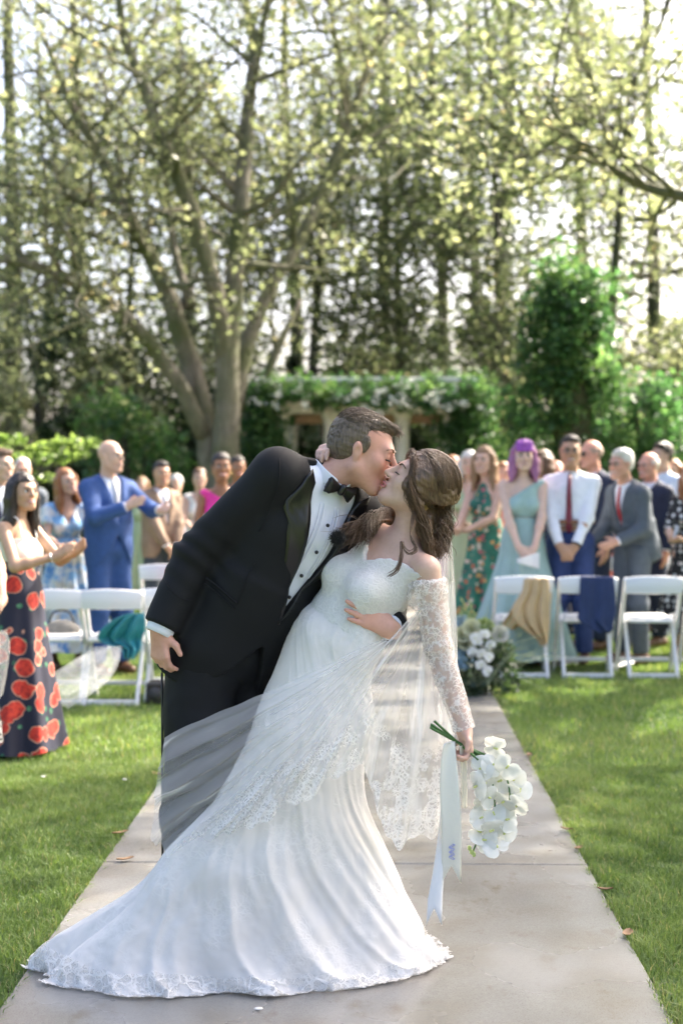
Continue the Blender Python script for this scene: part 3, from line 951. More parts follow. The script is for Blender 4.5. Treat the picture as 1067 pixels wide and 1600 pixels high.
# garden shed with a mossy roof beyond the pergola
sh = empty('garden_shed', (px_x(590, 26), 27, 0), 'low shed with a mossy ochre roof behind the pergola', 'shed')
M_MOSS = plain('mossy_shingle', (.20, .155, .06), .95, .5, 6, .8, 30)
x0, x1 = px_x(478, 26), px_x(702, 26); ze, zr = py_z(607, 26), py_z(572, 26)
w = MB(); w.box(((x0 + x1) / 2, 27.2, ze / 2 - .05), (x1 - x0 - .5, 2.0, ze), bev=.01); w.build('wall', plain('shed_board', (.12, .09, .06), .9, .3, 12), sh, smooth=False)
roof = obj('roof', make_mesh('roof', [(x0, 25.9, ze), (x1, 25.9, ze), (x1, 28.5, ze), (x0, 28.5, ze), (x0 + .9, 27.2, zr), (x1 - .9, 27.2, zr), (x0, 25.9, ze - .1), (x1, 25.9, ze - .1), (x1, 28.5, ze - .1), (x0, 28.5, ze - .1)],
                             [np.array([[0, 1, 5, 4], [2, 3, 4, 5], [0, 6, 7, 1], [1, 7, 8, 2], [2, 8, 9, 3], [3, 9, 6, 0], [9, 8, 7, 6]]), np.array([[1, 2, 5], [3, 0, 4]])], False), M_MOSS, sh)

# ================================================================= CHAIRS AND SMALL THINGS
M_CHAIR = plain('white_resin', (.74, .74, .73), .35, .03, 4)
M_PAD = plain('white_vinyl', (.72, .72, .7), .45, .05, 6, .1)
M_METAL = plain('steel', (.4, .4, .4), .35, .1, 20, Metallic=.8)

def copy_tree(o, parent=None):
    c = o.copy(); COL.objects.link(c)
    if parent is not None: c.parent = parent
    for ch in [x for x in bpy.data.objects if x.parent == o]:
        copy_tree(ch, c)
    return c

def make_chair():
    root = empty('folding_chair', (0, 0, 0))
    W = .205
    m = MB(); xs = np.linspace(-W - .012, W + .012, 15)       # curved top rail
    V = []
    for x in xs:
        c = -.232 - .035 * (1 - (x / W) ** 2); zt = .785 + .014 * (1 - (x / W) ** 2)
        V.append([(x, c - .012, .665), (x, c - .014, .70), (x, c - .016, zt - .008), (x, c - .008, zt), (x, c + .004, zt), (x, c + .010, zt - .008), (x, c + .010, .67), (x, c, .66), (x, c - .012, .665)])
    V = np.array(V); m.grid(V)
    for e in (V[0][:8], V[-1][:8][::-1]): m.add(e, None, [[0, i, i + 1] for i in range(1, 7)])
    m.build('back_slat', M_CHAIR, root)
    for sx in (-1, 1):
        a, b = A(sx * (W + .01), -.225, .775), A(sx * (W + .01), .21, .0)
        d = nrm(b - a); R = np.stack([A(1, 0, 0), np.cross(d, A(1, 0, 0)), d], 1)
        q = MB(); q.box((a + b) / 2, (.026, .042, np.linalg.norm(b - a)), R, bev=.006); q.build('front_leg', M_CHAIR, root, smooth=False)
        a, b = A(sx * (W - .024), .03, .475), A(sx * (W - .024), -.235, .0)
        d = nrm(b - a); R = np.stack([A(1, 0, 0), np.cross(d, A(1, 0, 0)), d], 1)
        q = MB(); q.box((a + b) / 2, (.026, .042, np.linalg.norm(b - a)), R, bev=.006); q.build('rear_leg', M_CHAIR, root, smooth=False)
        q = MB(); q.tube([A(sx * (W + .026), -.02, .41), A(sx * (W - .04), -.02, .41)], .008, 8); q.build('hinge_bolt', M_METAL, root)
    q = MB(); q.box((0, .03, .44), (.345, .36, .03), bev=.008); q.build('seat_frame', M_CHAIR, root, smooth=False)
    q = MB(); q.box((0, .035, .463), (.31, .32, .022), bev=.009); q.build('seat_pad', M_PAD, root)
    q = MB(); q.box((0, -.222, .028), (.335, .022, .038), bev=.005); q.build('stretcher', M_CHAIR, root, smooth=False)
    q = MB(); q.box((0, .155, .11), (.39, .02, .032), bev=.005); q.build('stretcher', M_CHAIR, root, smooth=False)
    return root

_chair0 = [make_chair(), False]
def chair(px, Y, label, rz=0.0, group='white folding chairs'):
    o = _chair0[0] if not _chair0[1] else copy_tree(_chair0[0]); _chair0[1] = True
    p = P(px, 750, Y); o.location = (p[0], Y, -.03); o.rotation_euler = (0, 0, math.radians(rz))
    tag(o, label, 'chair', group); return o

chair(813, 11.15, 'white folding chair with the tan shawl over its back', 2)
chair(913, 11.15, 'white folding chair with the navy jacket over its back', -1)
chair(1013, 11.15, 'bare white folding chair in front of the grey-suited man', 0)
chair(1112, 11.15, 'white folding chair cut by the right edge of the picture', 1)
chair(93, 9.75, 'white folding chair nearest the rose-print skirt', 1)
chair(183, 9.75, 'white folding chair with the teal wrap on its seat', -2)
chair(276, 9.9, 'white folding chair half hidden by the groom\'s hand', 0)
chair(262, 12.6, 'white folding chair in front of the man in the tan jacket', 2)
chair(765, 14.0, 'second-row white folding chair left of the sage dress', -2)
chair(850, 14.0, 'second-row white folding chair between the sage dress and the white shirt', 0)
chair(935, 14.0, 'second-row white folding chair between the white shirt and the grey suit', 1)
chair(1018, 14.0, 'second-row white folding chair behind the grey-suited man', 0)
chair(1085, 13.4, 'second-row white folding chair at the right edge below the polka dots', -1)
chair(716, 15.6, 'far white folding chair in front of the woman in pale green', 3)
chair(120, 12.6, 'white folding chair in front of the blue floral dress', 0)

# ---- cloth things hung on the chairs
def drape(name, label, cat, mat, outline, Y, fold=.02, nf=5, thick=.012, seed=0, m=26, n=34, tail=None):
    """outline rows: (y px, left px, right px, dY) from the rail down the near side; tail: metres of cloth down the far side"""
    rg = np.random.default_rng(seed)
    rows = spline([(y, a, b, d) for y, a, b, d in outline], m)
    V = []
    for i, (y, a, b, d) in enumerate(rows):
        t = i / (m - 1)
        u = np.linspace(0, 1, n)
        px = a + (b - a) * u
        amp = fold * (.25 + .75 * t)
        fo = amp * (np.sin(u * nf * 2 * math.pi + 1.5 * t + seed) + .5 * np.sin(u * nf * 3.7 * math.pi + 2 + seed))
        zz = .012 * t * np.sin(u * nf * 2 * math.pi + seed)
        V.append([P(x, y, Y + d) + A(0, f, z) for x, f, z in zip(px, fo, zz)])
    V = np.array(V)
    if tail:
        k = 10; back = []
        for j in range(k, 0, -1):
            s_ = j / k
            r = V[0].copy(); r[:, 1] += .035 + .02 * s_ ; r[:, 2] -= tail * s_; back.append(r)
        V = np.concatenate([np.array(back), V], 0)
    q = MB(); q.grid(V)
    o = q.build(name, mat)
    md = o.modifiers.new('thickness', 'SOLIDIFY'); md.thickness = thick; md.offset = 0
    sb = o.modifiers.new('soften', 'SUBSURF'); sb.levels = 1; sb.render_levels = 1
    return tag(o, label, cat)

M_TAN = plain('tan_silk', (.55, .38, .2), .5, .12, 9, .3, 90)
M_NAVYJ = plain('navy_wool', (.018, .034, .105), .75, .15, 20, .2, 300)
M_TEAL = plain('teal_chiffon', (.03, .24, .29), .5, .2, 8, .2)
yb = 11.15 - .232
drape('shawl', 'tan silk shawl hung over the back of a white folding chair', 'shawl', M_TAN,
      [(902, 818, 856, -.05), (925, 815, 858, -.06), (950, 800, 858, -.07), (975, 806, 858, -.08), (1000, 838, 856, -.07), (1008, 842, 852, -.06)], yb, .022, 3, .008, 1, tail=.2)
drape('shawl_corner', 'loose corner of the tan shawl spread on the chair seat', 'shawl', M_TAN,
      [(948, 800, 832, -.02), (962, 792, 830, 0.02), (976, 783, 826, .05), (982, 781, 822, .06)], yb, .012, 2, .008, 5)
drape('suit_jacket', 'folded navy suit jacket hung over the back of a white folding chair', 'jacket', M_NAVYJ,
      [(900, 906, 958, -.05), (925, 905, 961, -.065), (955, 903, 962, -.075), (968, 902, 960, -.08), (976, 912, 958, -.08), (988, 934, 957, -.075)], yb, .012, 2, .018, 2, tail=.25)
drape('wrap', 'teal chiffon wrap bundled on the seat of a left-hand white chair', 'wrap', M_TEAL,
      [(958, 205, 224, -.05), (968, 178, 226, -.06), (985, 158, 226, -.05), (1000, 156, 222, -.02), (1012, 190, 220, -.03), (1028, 196, 212, -.03)], 9.6, .03, 3, .012, 3)

# sheer aisle swag tied along the chairs
def m_sheer(name, a=.35, col=(.8, .8, .78)):
    t = NT(name); c = t.coord('Object'); n = t.noise(t.coord('Object', (3, 3, 12)), 5, 3)
    d = t.n('BsdfDiffuse'); d.inputs[0].default_value = (*col, 1)
    tl = t.n('BsdfTranslucent'); tl.inputs[0].default_value = (*col, 1)
    m1 = t.n('MixShader'); m1.inputs[0].default_value = .45; t.l(d.outputs[0], m1.inputs[1]); t.l(tl.outputs[0], m1.inputs[2])
    tp = t.n('BsdfTransparent')
    m2 = t.n('MixShader'); t.l(t.ramp(n, [(.3, a * .7), (.75, min(1, a * 1.5))]), m2.inputs[0])
    t.l(tp.outputs[0], m2.inputs[1]); t.l(m1.outputs[0], m2.inputs[2])
    return t.done(m2.outputs[0])
M_SWAG = m_sheer('sheer_organza', .22)
drape('aisle_swag', 'sheer white organza swag sagging between the rose skirt and the chairs', 'swag', M_SWAG,
      [(1010, 150, 191, 0), (1035, 110, 186, -.2), (1060, 70, 172, -.35), (1085, 45, 140, -.5), (1104, 40, 108, -.55)], 9.35, .03, 3, .003, 4)
drape('aisle_swag', 'sheer white organza swag at the left edge of the picture', 'swag', M_SWAG,
      [(985, -30, 10, 0), (1010, -30, 16, 0), (1050, -30, 12, 0), (1090, -30, 5, 0)], 7.0, .02, 3, .003, 9)

# black speaker box on the grass, bags and papers
b0 = P(246, 1100, 9.6); b0[2] = 0
sp = empty('speaker_box', b0, 'small black speaker box on the grass behind the groom', 'speaker')
q = MB(); q.box(b0 + A(0, 0, .06), (.13, .16, .15), bev=.012); q.build('cabinet', plain('black_plastic', (.02, .02, .022), .45, .2, 20), sp, smooth=False)
q = MB(); q.tube([b0 + A(0, -.081, .06), b0 + A(0, -.09, .06)], .045, 16); q.build('grille', plain('grille', (.05, .05, .055), .5, .3, 200, 1., 400), sp)
b0 = P(97, 985, 9.8)
hb = empty('handbag', b0, 'grey felt bag resting on a left-hand white chair', 'bag')
q = MB(); q.ball(b0, (.13, .07, .075), nu=14, nv=9); q.build('pouch', plain('grey_felt', (.2, .19, .17), .9, .2, 20, .4), hb)
q = MB(); q.tube(spline([b0 + A(-.09, 0, .05), b0 + A(-.05, 0, .13), b0 + A(.05, 0, .13), b0 + A(.09, 0, .05)], 12), .008, 6); q.build('strap', plain('black_strap', (.03, .03, .03), .6), hb)
for (px, py, rz, lab) in ((881, 1022, .4, 'white paper programme on the grass under the navy jacket'), (968, 1042, -.3, 'white paper programme on the grass under the bare chair'), (888, 1038, 1.2, 'crumpled white paper programme beside a chair leg below the navy jacket')):
    Yg = 1.5 * FPX / (py - 750); c = P(px, py, Yg); c[2] = .03
    u = np.linspace(-1, 1, 7); V = np.array([[(x * .11, y * .075, .02 * math.sin(2.2 * x + y) + .012 * x * y) for x in u] for y in u])
    Rz = np.array(((math.cos(rz), -math.sin(rz), 0), (math.sin(rz), math.cos(rz), 0), (0, 0, 1)))
    q = MB(); q.grid(V @ Rz.T + c); o = q.build('programme', plain('paper', (.75, .74, .72), .7, .03)); tag(o, lab, 'paper', 'paper programmes on the grass')
    md = o.modifiers.new('thickness', 'SOLIDIFY'); md.thickness = .002
# ---- orchid bloom (shared by arrangement and bouquet)
M_ORCH = None
def m_orchid():
    t = NT('orchid_petal'); c = t.coord('Object')
    n = t.noise(c, 40, 3); col = t.ramp(n, [(.3, (.74, .75, .70)), (.7, (.84, .84, .82))])
    d = t.bsdf(col, .45, t.bump(t.noise(t.coord('Object', (1, 1, 1)), 90, 2), .15, .002), Specular_IOR_Level=.3)
    tl = t.n('BsdfTranslucent'); tl.inputs[0].default_value = (.8, .82, .74, 1)
    mx = t.n('MixShader'); mx.inputs[0].default_value = .3; t.l(d, mx.inputs[1]); t.l(tl.outputs[0], mx.inputs[2])
    return t.done(mx.outputs[0])
M_ORCH = m_orchid()
M_LIP = plain('orchid_lip', (.62, .66, .25), .45, .25, 60)
def petal_grid(L, W, ang, cup, tipw=.5, n=7, m=8, base=.12, curl=0):
    m = 10; u = np.linspace(0, 1, m); w = np.linspace(-1, 1, n)
    V = np.zeros((m, n, 3))
    for i, t in enumerate(u):
        t = math.sin(t * math.pi / 2)
        hw = W * (.22 + .78 * math.sin(math.pi / 2 * t / .55)) if t < .55 else W * max(.06, math.sqrt(max(0, 1 - ((t - .55) / .45) ** 2)))
        for j, s_ in enumerate(w):
            x = hw * s_; y = L * t
            z = cup * (t ** 1.6) * L - .10 * hw * s_ * s_ - .10 * L * t * t + .05 * L * math.sin(3 * s_ + 3 * t + ang) * t
            V[i, j] = (x * math.cos(ang) + y * math.sin(ang), -x * math.sin(ang) + y * math.cos(ang), z)
    return V
def orchid_mesh(seed=0):
    rg = np.random.default_rng(seed); q = MB()
    for a, L, W in ((0, .036, .0155), (2.2, .034, .015), (-2.2, .034, .015)):
        q.grid(petal_grid(L, W, a + rg.normal(0, .08), rg.uniform(-.1, .1), .62) - A(0, 0, .002))
    for a in (1.25, -1.25):
        q.grid(petal_grid(.038, .028, a + rg.normal(0, .06), rg.uniform(.02, .2), .5) + A(0, 0, .002))
    return q.mesh('bloom')
def lip_mesh():
    q = MB(); q.ball((0, -.004, .004), (.0035, .005, .004), nu=8, nv=6); q.ball((0, .002, .004), (.003, .004, .003), nu=8, nv=6)
    return q.mesh('lip')
ORCH = [orchid_mesh(i) for i in range(4)]
for me in ORCH: me.materials.append(M_ORCH)
LIP = lip_mesh(); LIP.materials.append(M_LIP)
def bloom(root, c, nrm_, roll, size, k):
    n = nrm(nrm_); r = A(0, 0, 1) if abs(n[2]) < .9 else A(1, 0, 0)
    x = nrm(np.cross(r, n)); y = np.cross(n, x)
    x2 = x * math.cos(roll) + y * math.sin(roll); y2 = -x * math.sin(roll) + y * math.cos(roll)
    M = Matrix(((x2[0] * size, y2[0] * size, n[0] * size, c[0]), (x2[1] * size, y2[1] * size, n[1] * size, c[1]), (x2[2] * size, y2[2] * size, n[2] * size, c[2]), (0, 0, 0, 1)))
    o = bpy.data.objects.new('bloom', ORCH[k % 4]); link(o, root)
    o.matrix_parent_inverse = Matrix.Translation(-root.location); o.matrix_basis = M
    l = bpy.data.objects.new('lip', LIP); link(l, o)
    return o

# ---- flower arrangement at the end of the aisle
fa0 = P(757, 1088, 9.95); fa0[2] = -.02
fa = empty('flower_arrangement', fa0, 'low arrangement of white orchids, pale roses and airy grasses beside the aisle', 'flowers')
YF = 9.95
rf = np.random.default_rng(5)
cen = [P(rf.uniform(712, 800), rf.uniform(1000, 1085), YF + rf.uniform(-.12, .25)) for _ in range(46)]
V, Fq, t = leaves(cen, .09, 34, .05, rf, flat=.9, tint0=.35)
V[:, 2] = np.maximum(V[:, 2], -.02)
tag(build('foliage', V, Fq, M_LEAF_D, fa, True, None, t), kind='stuff')
q = MB()
for k in range(70):
    a = P(755 + rf.normal(0, 12), 1070, YF + rf.normal(0, .06)); ang = rf.normal(.25, .55)
    e = a + A(math.sin(ang), rf.normal(0, .3), math.cos(ang)) * rf.uniform(.3, .6)
    q.tube(spline([a, a * .45 + e * .55 + A(0, 0, .05), e + A(.04, 0, -.03)], 7), np.linspace(.003, .0012, 7), 4, cap=False)
tag(q.build('wispy_grass', plain('pale_grass', (.28, .33, .2), .7, .3, 30), fa), kind='stuff')
for (x, y, r) in ((757, 992, 0), (746, 1003, 0), (766, 1008, .5), (738, 1019, 1), (752, 1022, .2), (764, 1027, .7), (751, 1039, .3), (762, 1049, .9), (742, 997, .4)):
    bloom(fa, P(x, y, YF - .17), A(rf.normal(-.1, .3), -1, rf.normal(.2, .25)), r, 1.05, int(x))
def rose(root, c, r, mat, name='rose', face=A(0, -1, .4)):
    f = nrm(face); x = nrm(np.cross(f, A(0, 0, 1))); y = np.cross(x, f); R = np.stack([x, y, f], 1)
    q = MB()
    for ring, (n, rr, op) in enumerate(((5, 1., .75), (5, .8, .45), (4, .55, .2), (3, .32, .05))):
        for k in range(n):
            a = 2 * math.pi * (k + .5 * ring) / n
            u = np.linspace(-.75, .75, 6); v = np.linspace(0, 1, 5)
            V = np.array([[(rr * (.45 + .55 * t) * math.cos(a + s_ * 1.1) * (1 + op * .25 * t), rr * (.45 + .55 * t) * math.sin(a + s_ * 1.1) * (1 + op * .25 * t), (-.6 + 1.25 * t) * (1 - .35 * op) + .06 * math.sin(3 * s_)) for s_ in u] for t in v]) * r
            q.grid(V @ R.T + c)
    return q.build(name, mat, root)
M_ROSE = plain('pale_rose', (.74, .74, .52), .5, .1, 20); M_ROSEW = plain('cream_rose', (.8, .78, .68), .5, .06, 20)
for (x, y, r, mt) in ((736, 982, .055, M_ROSE), (781, 991, .052, M_ROSEW), (728, 1005, .05, M_ROSE), (744, 1012, .05, M_ROSEW), (722, 992, .05, M_ROSE)):
    rose(fa, P(x, y, YF - .1), r, mt)
def hydrangea(root, c, r, stops, name='hydrangea'):
    n = 150; d = rf.normal(0, 1, (n, 3)); d /= np.linalg.norm(d, axis=1)[:, None]
    V, Fq, t = leaves(c + d * r * .85, .012, 4, .03, rf, tint0=.5)
    tag(build(name, V, Fq, m_leaf(name + '_petal', stops, .3, (1.2, 1.2, 1.1)), root, True, None, t), kind='stuff')
hydrangea(fa, P(756, 984, YF - .05), .085, [(0, (.14, .22, .05)), (1, (.34, .42, .15))], 'green_hydrangea')
hydrangea(fa, P(724, 1028, YF - .05), .085, [(0, (.2, .36, .5)), (1, (.42, .58, .7))], 'blue_hydrangea')
hydrangea(fa, P(722, 974, YF + .02), .06, [(0, (.3, .45, .55)), (1, (.5, .62, .7))], 'pale_blue_hydrangea')
q = MB()
for (x, y) in ((722, 935), (728, 945), (733, 938), (740, 955), (718, 950)):
    tip = P(x, y, YF); a = P(745, 1050, YF)
    q.tube(spline([a, a * .4 + tip * .6, tip], 8), np.linspace(.005, .003, 8), 5)
    for k in range(14):
        q.ball(tip + A(rf.normal(0, .012), rf.normal(0, .012), -k * .014), .007, nu=6, nv=4)
tag(q.build('foxtail_spikes', plain('foxtail', (.3, .36, .12), .7, .3, 30), fa), kind='stuff')

# ================================================================= PEOPLE
def skin(name, c, red=.12):
    if name in _mc: return _mc[name]
    t = NT(name); o = t.coord('Object'); n = t.noise(o, 14, 4, .6); n2 = t.noise(o, 3.2, 2)
    n3 = t.noise(o, 48, 3, .7)
    col = t.ramp(n, [(.25, [x * .88 for x in c]), (.75, [min(1, x * 1.07) for x in c])])
    col = t.mix(.5, col, t.ramp(n3, [(.3, (.86, .8, .78)), (.65, (1.05, 1.05, 1.05))]), 'MULTIPLY')
    col = t.mix(t.math('MULTIPLY', t.ramp(n2, [(.4, 0.), (.7, 1.)]), red), col, (min(1, c[0] * 1.1), c[1] * .62, c[2] * .55))
    b = t.bsdf(col, .48, t.bump(t.noise(o, 180, 2), .12, .002), Specular_IOR_Level=.4, Subsurface_Weight=.12, Subsurface_Radius=(.012, .005, .003), Subsurface_Scale=1.0)
    _mc[name] = t.done(b); return _mc[name]
SK_FAIR = skin('skin_fair', (.60, .40, .30)); SK_ROSY = skin('skin_rosy', (.60, .34, .25), .35); SK_TAN = skin('skin_tan', (.45, .27, .17))
SK_OLIVE = skin('skin_olive', (.50, .32, .21)); SK_BROWN = skin('skin_brown', (.33, .16, .085)); SK_PALE = skin('skin_pale', (.66, .47, .38))

def m_hair(name, a, b, sheen=.4):
    if name in _mc: return _mc[name]
    t = NT(name); c = t.coord('Object', (1, 1, .12)); n = t.noise(c, 150, 3, .6); n2 = t.noise(t.coord('Object'), 12, 3)
    col = t.mix(t.ramp(n2, [(.35, 0.), (.7, .6)]), t.ramp(n, [(.3, a), (.7, b)]), b)
    _mc[name] = t.done(t.bsdf(col, .42, t.bump(n, .7, .006), Specular_IOR_Level=sheen))
    return _mc[name]
HR_DARK = m_hair('hair_dark', (.012, .009, .008), (.035, .026, .02)); HR_BROWN = m_hair('hair_brown', (.05, .028, .015), (.14, .075, .038))
HR_AUB = m_hair('hair_auburn', (.16, .06, .025), (.34, .15, .06)); HR_BLOND = m_hair('hair_blond', (.26, .16, .075), (.5, .34, .17))
HR_GREY = m_hair('hair_grey', (.42, .40, .37), (.7, .68, .64)); HR_PURPLE = m_hair('hair_purple', (.13, .02, .24), (.38, .09, .42)); HR_LBROWN = m_hair('hair_lightbrown', (.13, .075, .035), (.3, .18, .09))
HR_VIOLET = m_hair('hair_violet', (.2, .05, .2), (.46, .2, .36)); HR_PINK = m_hair('hair_pink', (.4, .12, .2), (.55, .25, .3))
M_EYE = plain('eye_white', (.75, .73, .7), .25, .02); M_IRIS = plain('iris', (.05, .03, .02), .15, .1); M_LIPS = plain('lips', (.45, .16, .13), .4, .1, 40)
M_LIPSM = plain('lips_pale', (.42, .2, .16), .5, .1, 40); M_TEETH = plain('teeth', (.78, .76, .7), .3, .02); M_LASH = plain('lash', (.02, .015, .012), .6)

class Head:
    def __init__(s, o, f, u, k=1.0):
        s.o = np.asarray(o, float); f = nrm(f); u = nrm(np.asarray(u, float) - f * np.dot(u, f)); l = np.cross(u, f)
        s.R = np.stack([l, f, u], 1); s.k = k
    def W(s, x, y, z): return s.o + s.R @ (np.array((x, y, z)) * s.k)
    def loc(s, p): return ((p - s.o) @ s.R) / s.k

def add_head(F, H, sex='m', smile=False, jaw=1.0, closed=False, ears=True):
    k = H.k; W = H.W; R = H.R
    g = .94 if sex == 'f' else 1.0
    F.ell(W(0, -.014, .036), A(.076, .096, .087) * k, R, .02)
    F.ell(W(0, .026, -.028), A(.060, .066, .082) * k, R, .03)
    for sx in (-1, 1):
        F.cone(W(sx * .05 * g * jaw, .002, -.055), W(sx * .018 * jaw, .066, -.098 * g), .024 * k, .02 * k, .03)
        F.ell(W(sx * .037, .06, -.022), A(.024, .022, .022) * k, R, .03)
        if not ears: F.ell(W(sx * .074, .004, -.038), A(.006, .009, .010) * k, R, .008); continue
        F.ell(W(sx * .077, -.004, -.008), A(.0065, .0155, .026) * k, R, .010)
        F.ell(W(sx * .0825, -.009, .006), A(.005, .0125, .019) * k, R, .006); F.ell(W(sx * .086, -.002, -.004), A(.005, .007, .012) * k, R, .004, '-')
    F.cone(W(-.014, .072, -.1 * g), W(.014, .072, -.1 * g), .017 * k, .017 * k, .025)
    F.cone(W(-.034, .08, .026), W(.034, .08, .026), (.013 if sex == 'm' else .009) * k, None, .025)
    for sx in (-1, 1):
        F.ell(W(sx * .032, .098, .004), A(.019, .014, .012) * k, R, .012, '-')
        F.ell(W(sx * .032, .078, .004), A(.017, .0145 if closed else .0095, .0135) * k, R, .006)
    nl = 1.0 if sex == 'm' else .86
    F.cone(W(0, .092, .014), W(0, .092 + .026 * nl, -.022), .0075 * k, .0105 * k, .012)
    for sx in (-1, 1): F.ell(W(sx * .0115, .1, -.026), A(.0075, .0105, .0075) * k, R, .008)
    F.cone(W(-.019, .086, -.0565), W(.019, .086, -.0565), .0075 * k, None, .012); F.ell(W(0, .094, -.0565), A(.017, .008, .0055) * k, R, .008)
    F.ell(W(0, .092, -.0685), A(.016, .0085, .0062) * k, R, .008)
    F.ell(W(0, .105, -.0625), A(.024, .01, .0016) * k, R, .004, '-')

def face_parts(root, H, sex, brow, smile=True, closed=False, lips=None, eyes=True, g=1.0):
    W = H.W; k = H.k
    for sx in (-1, 1):
        if not closed and eyes:
            q = MB(); q.ball(W(sx * .032, .0815, .004), A(.0145, .0132, .0105) * k, H.R, nu=12, nv=8); e = q.build('eye', M_EYE, root)
            q = MB(); q.ball(W(sx * .032, .0895, .004), A(.0075 * g, .0068, .0075 * g) * k, H.R, nu=10, nv=6); q.build('iris', M_IRIS, e)
        z = .0135 if not closed else .000
        q = MB(); q.tube(spline([W(sx * .018, .09, z - .003), W(sx * .032, .0965 if closed else .0935, z + (-.005 if closed else .001)), W(sx * .047, .083, z - .004)], 8), .0022 * k, 5); q.build('lashes', M_LASH, root)
        if brow is not None:
            q = MB(); q.tube(spline([W(sx * .016, .0955, .024), W(sx * .034, .093, .0315), W(sx * .052, .079, .025)], 9), np.linspace(.0048, .002, 9) * k * (1 + .5 * (g - 1)), 6, flat=.6); q.build('eyebrow', brow, root)
    lm = lips or (M_LIPS if sex == 'f' else M_LIPSM)
    if smile:
        q = MB(); q.grid(np.array([[W(x, .1045 - 16 * x * x, -.0625 + 1.3 * g * z * (1 - (x / .031) ** 2) + 7 * x * x) for x in np.linspace(-.028, .028, 9)] for z in (-.006, 0, .003)])); q.build('teeth', M_TEETH, root)
    for zc, dz in ((-.0565, 1), (-.0695, -1)):
        x = np.linspace(-.025, .025, 11) * (1.2 if smile else 1)
        pts = [W(a, .1035 - (15 if smile else 12) * a * a, zc + (.0 if not smile else dz * .0) + (7 if smile else 2) * a * a * (1 if smile else -dz) - (0 if abs(a) < .024 else dz * .004)) for a in x]
        q = MB(); q.tube(pts, np.maximum(.0046 * (1 - (x / .036) ** 2), .0012) * k * (1 + .35 * (g - 1)), 6); q.build('lip', lm, root)

def add_hand(F, w, d, n, side, s=1.0, curl=(.25, .25, .2), k=.007, spread=.0, thumb=None, th=.25):
    """side 'R'/'L', d towards the fingers, n out of the palm"""
    d = nrm(d); n = nrm(np.asarray(n, float) - d * np.dot(n, d)); t = np.cross(d, n) * (1 if side == 'R' else -1)
    w = np.asarray(w, float)
    offs = (.027, .009, -.009, -.026); lens = (.068, .077, .071, .055)
    F.cone(w - d * .02 * s, w + d * .02 * s, .024 * s, .024 * s, .02, flat=(.72, n))
    for i in range(4):
        kn = w + (d * (.088 - .004 * abs(i - 1)) + t * offs[i]) * s
        F.cone(w + (d * .015 + t * offs[i] * .55) * s, kn, .0155 * s, .0118 * s, .014)
        p = kn; a = 0
        dd0 = nrm(d + t * (1.5 - i) * spread)
        for j, fr in enumerate((.45, .31, .24)):
            a += curl[j] * (1 + .12 * i) if not hasattr(curl[0], '__len__') else curl[i][j]
            dd = dd0 * math.cos(a) + n * math.sin(a)
            p2 = p + dd * lens[i] * fr * s
            r = (.0098, .0088, .0080, .0070)
            F.cone(p, p2, r[j] * s * (1 if i < 3 else .88), r[j + 1] * s * (1 if i < 3 else .88), k * .7)
            p = p2
    b = w + (d * .022 + t * .022 + n * .006) * s
    v1 = nrm(d * .62 + t * .72 + n * .25); v2 = nrm(d * .9 + t * (.4 - th) + n * (.2 + th))
    F.cone(w + d * .01 * s + t * .008 * s, b, .017 * s, .0155 * s, .014)
    F.cone(b, b + v1 * .042 * s, .0145 * s, .0112 * s, .012)
    F.cone(b + v1 * .042 * s, b + (v1 * .042 + v2 * .032) * s, .0108 * s, .0085 * s, .006)

def ik(a, c, l1, l2, hint):
    a = np.asarray(a, float); c = np.asarray(c, float); d = c - a; D = min(np.linalg.norm(d), (l1 + l2) * .999); u = nrm(d)
    x = (l1 * l1 - l2 * l2 + D * D) / (2 * D); h = math.sqrt(max(l1 * l1 - x * x, 0))
    hp = np.asarray(hint, float); hp = nrm(hp - u * hp.dot(u))
    return a + u * x + hp * h

class Fig:
    """joints of a figure; l,f,u = left, front, up of the trunk"""
    def W(s, x, y, z):  # trunk frame about the neck base, metres
        return s.neck + s.l * x + s.f * y + s.u * z
    def loc(s, p): return (p - s.neck) @ np.stack([s.l, s.f, s.u], 1)
    def T(s, a, y=0, x=0): return s.pel + (s.neck - s.pel) * a + s.f * y + s.l * x
    @property
    def R(s): return np.stack([s.l, s.f, s.u], 1)

def add_torso(F, J, belly=0.0):
    s, R = J.s, J.R
    if J.sex == 'm':
        F.ell(J.T(.66), A(.172, .118, .20) * s, R, .06); F.ell(J.T(.34, .012 + belly), A(.155, .112 + belly, .17) * s, R, .06); F.ell(J.T(.02), A(.168, .118, .13) * s, R, .06)
        for sh in (J.shL, J.shR):
            F.cone(J.T(.94, -.012), sh * .96 + J.neck * .04, .056 * s, .054 * s, .05)
    else:
        F.ell(J.T(.66), A(.138, .098, .17) * s, R, .05); F.ell(J.T(.36), A(.118 * getattr(J, 'wk', 1.), .088 * getattr(J, 'wk', 1.) + belly, .13) * s, R, .05); 
        if not getattr(J, 'nopel', False): F.ell(J.T(.02), A(.165, .118, .14) * s, R, .06)
        for sx in (-1, 1): F.ell(J.T(.585, getattr(J, 'bust', .068) * s, sx * .066 * s), A(.06, .056, .06) * s, R, .035)
        for sh in (J.shL, J.shR):
            F.cone(J.T(.92, -.008), sh * .96 + J.neck * .04, .05 * s, .043 * s, .04)

def add_arm(F, sh, el, wr, s, r=(.05, .04, .026), k=.025):
    m = sh + (el - sh) * .35
    F.cone(sh, el, r[0] * s, r[1] * s, k); f = el + (wr - el) * .3
    F.cone(el, f, r[1] * s, r[1] * .98 * s, k); F.cone(f, wr, r[1] * .98 * s, r[2] * s, k)

def add_neck(F, J, r=.055):
    H = J.H
    F.cone(H.W(0, -.022, -.05), J.neck + J.u * .0, r * J.s, (r + .006) * J.s, .03)

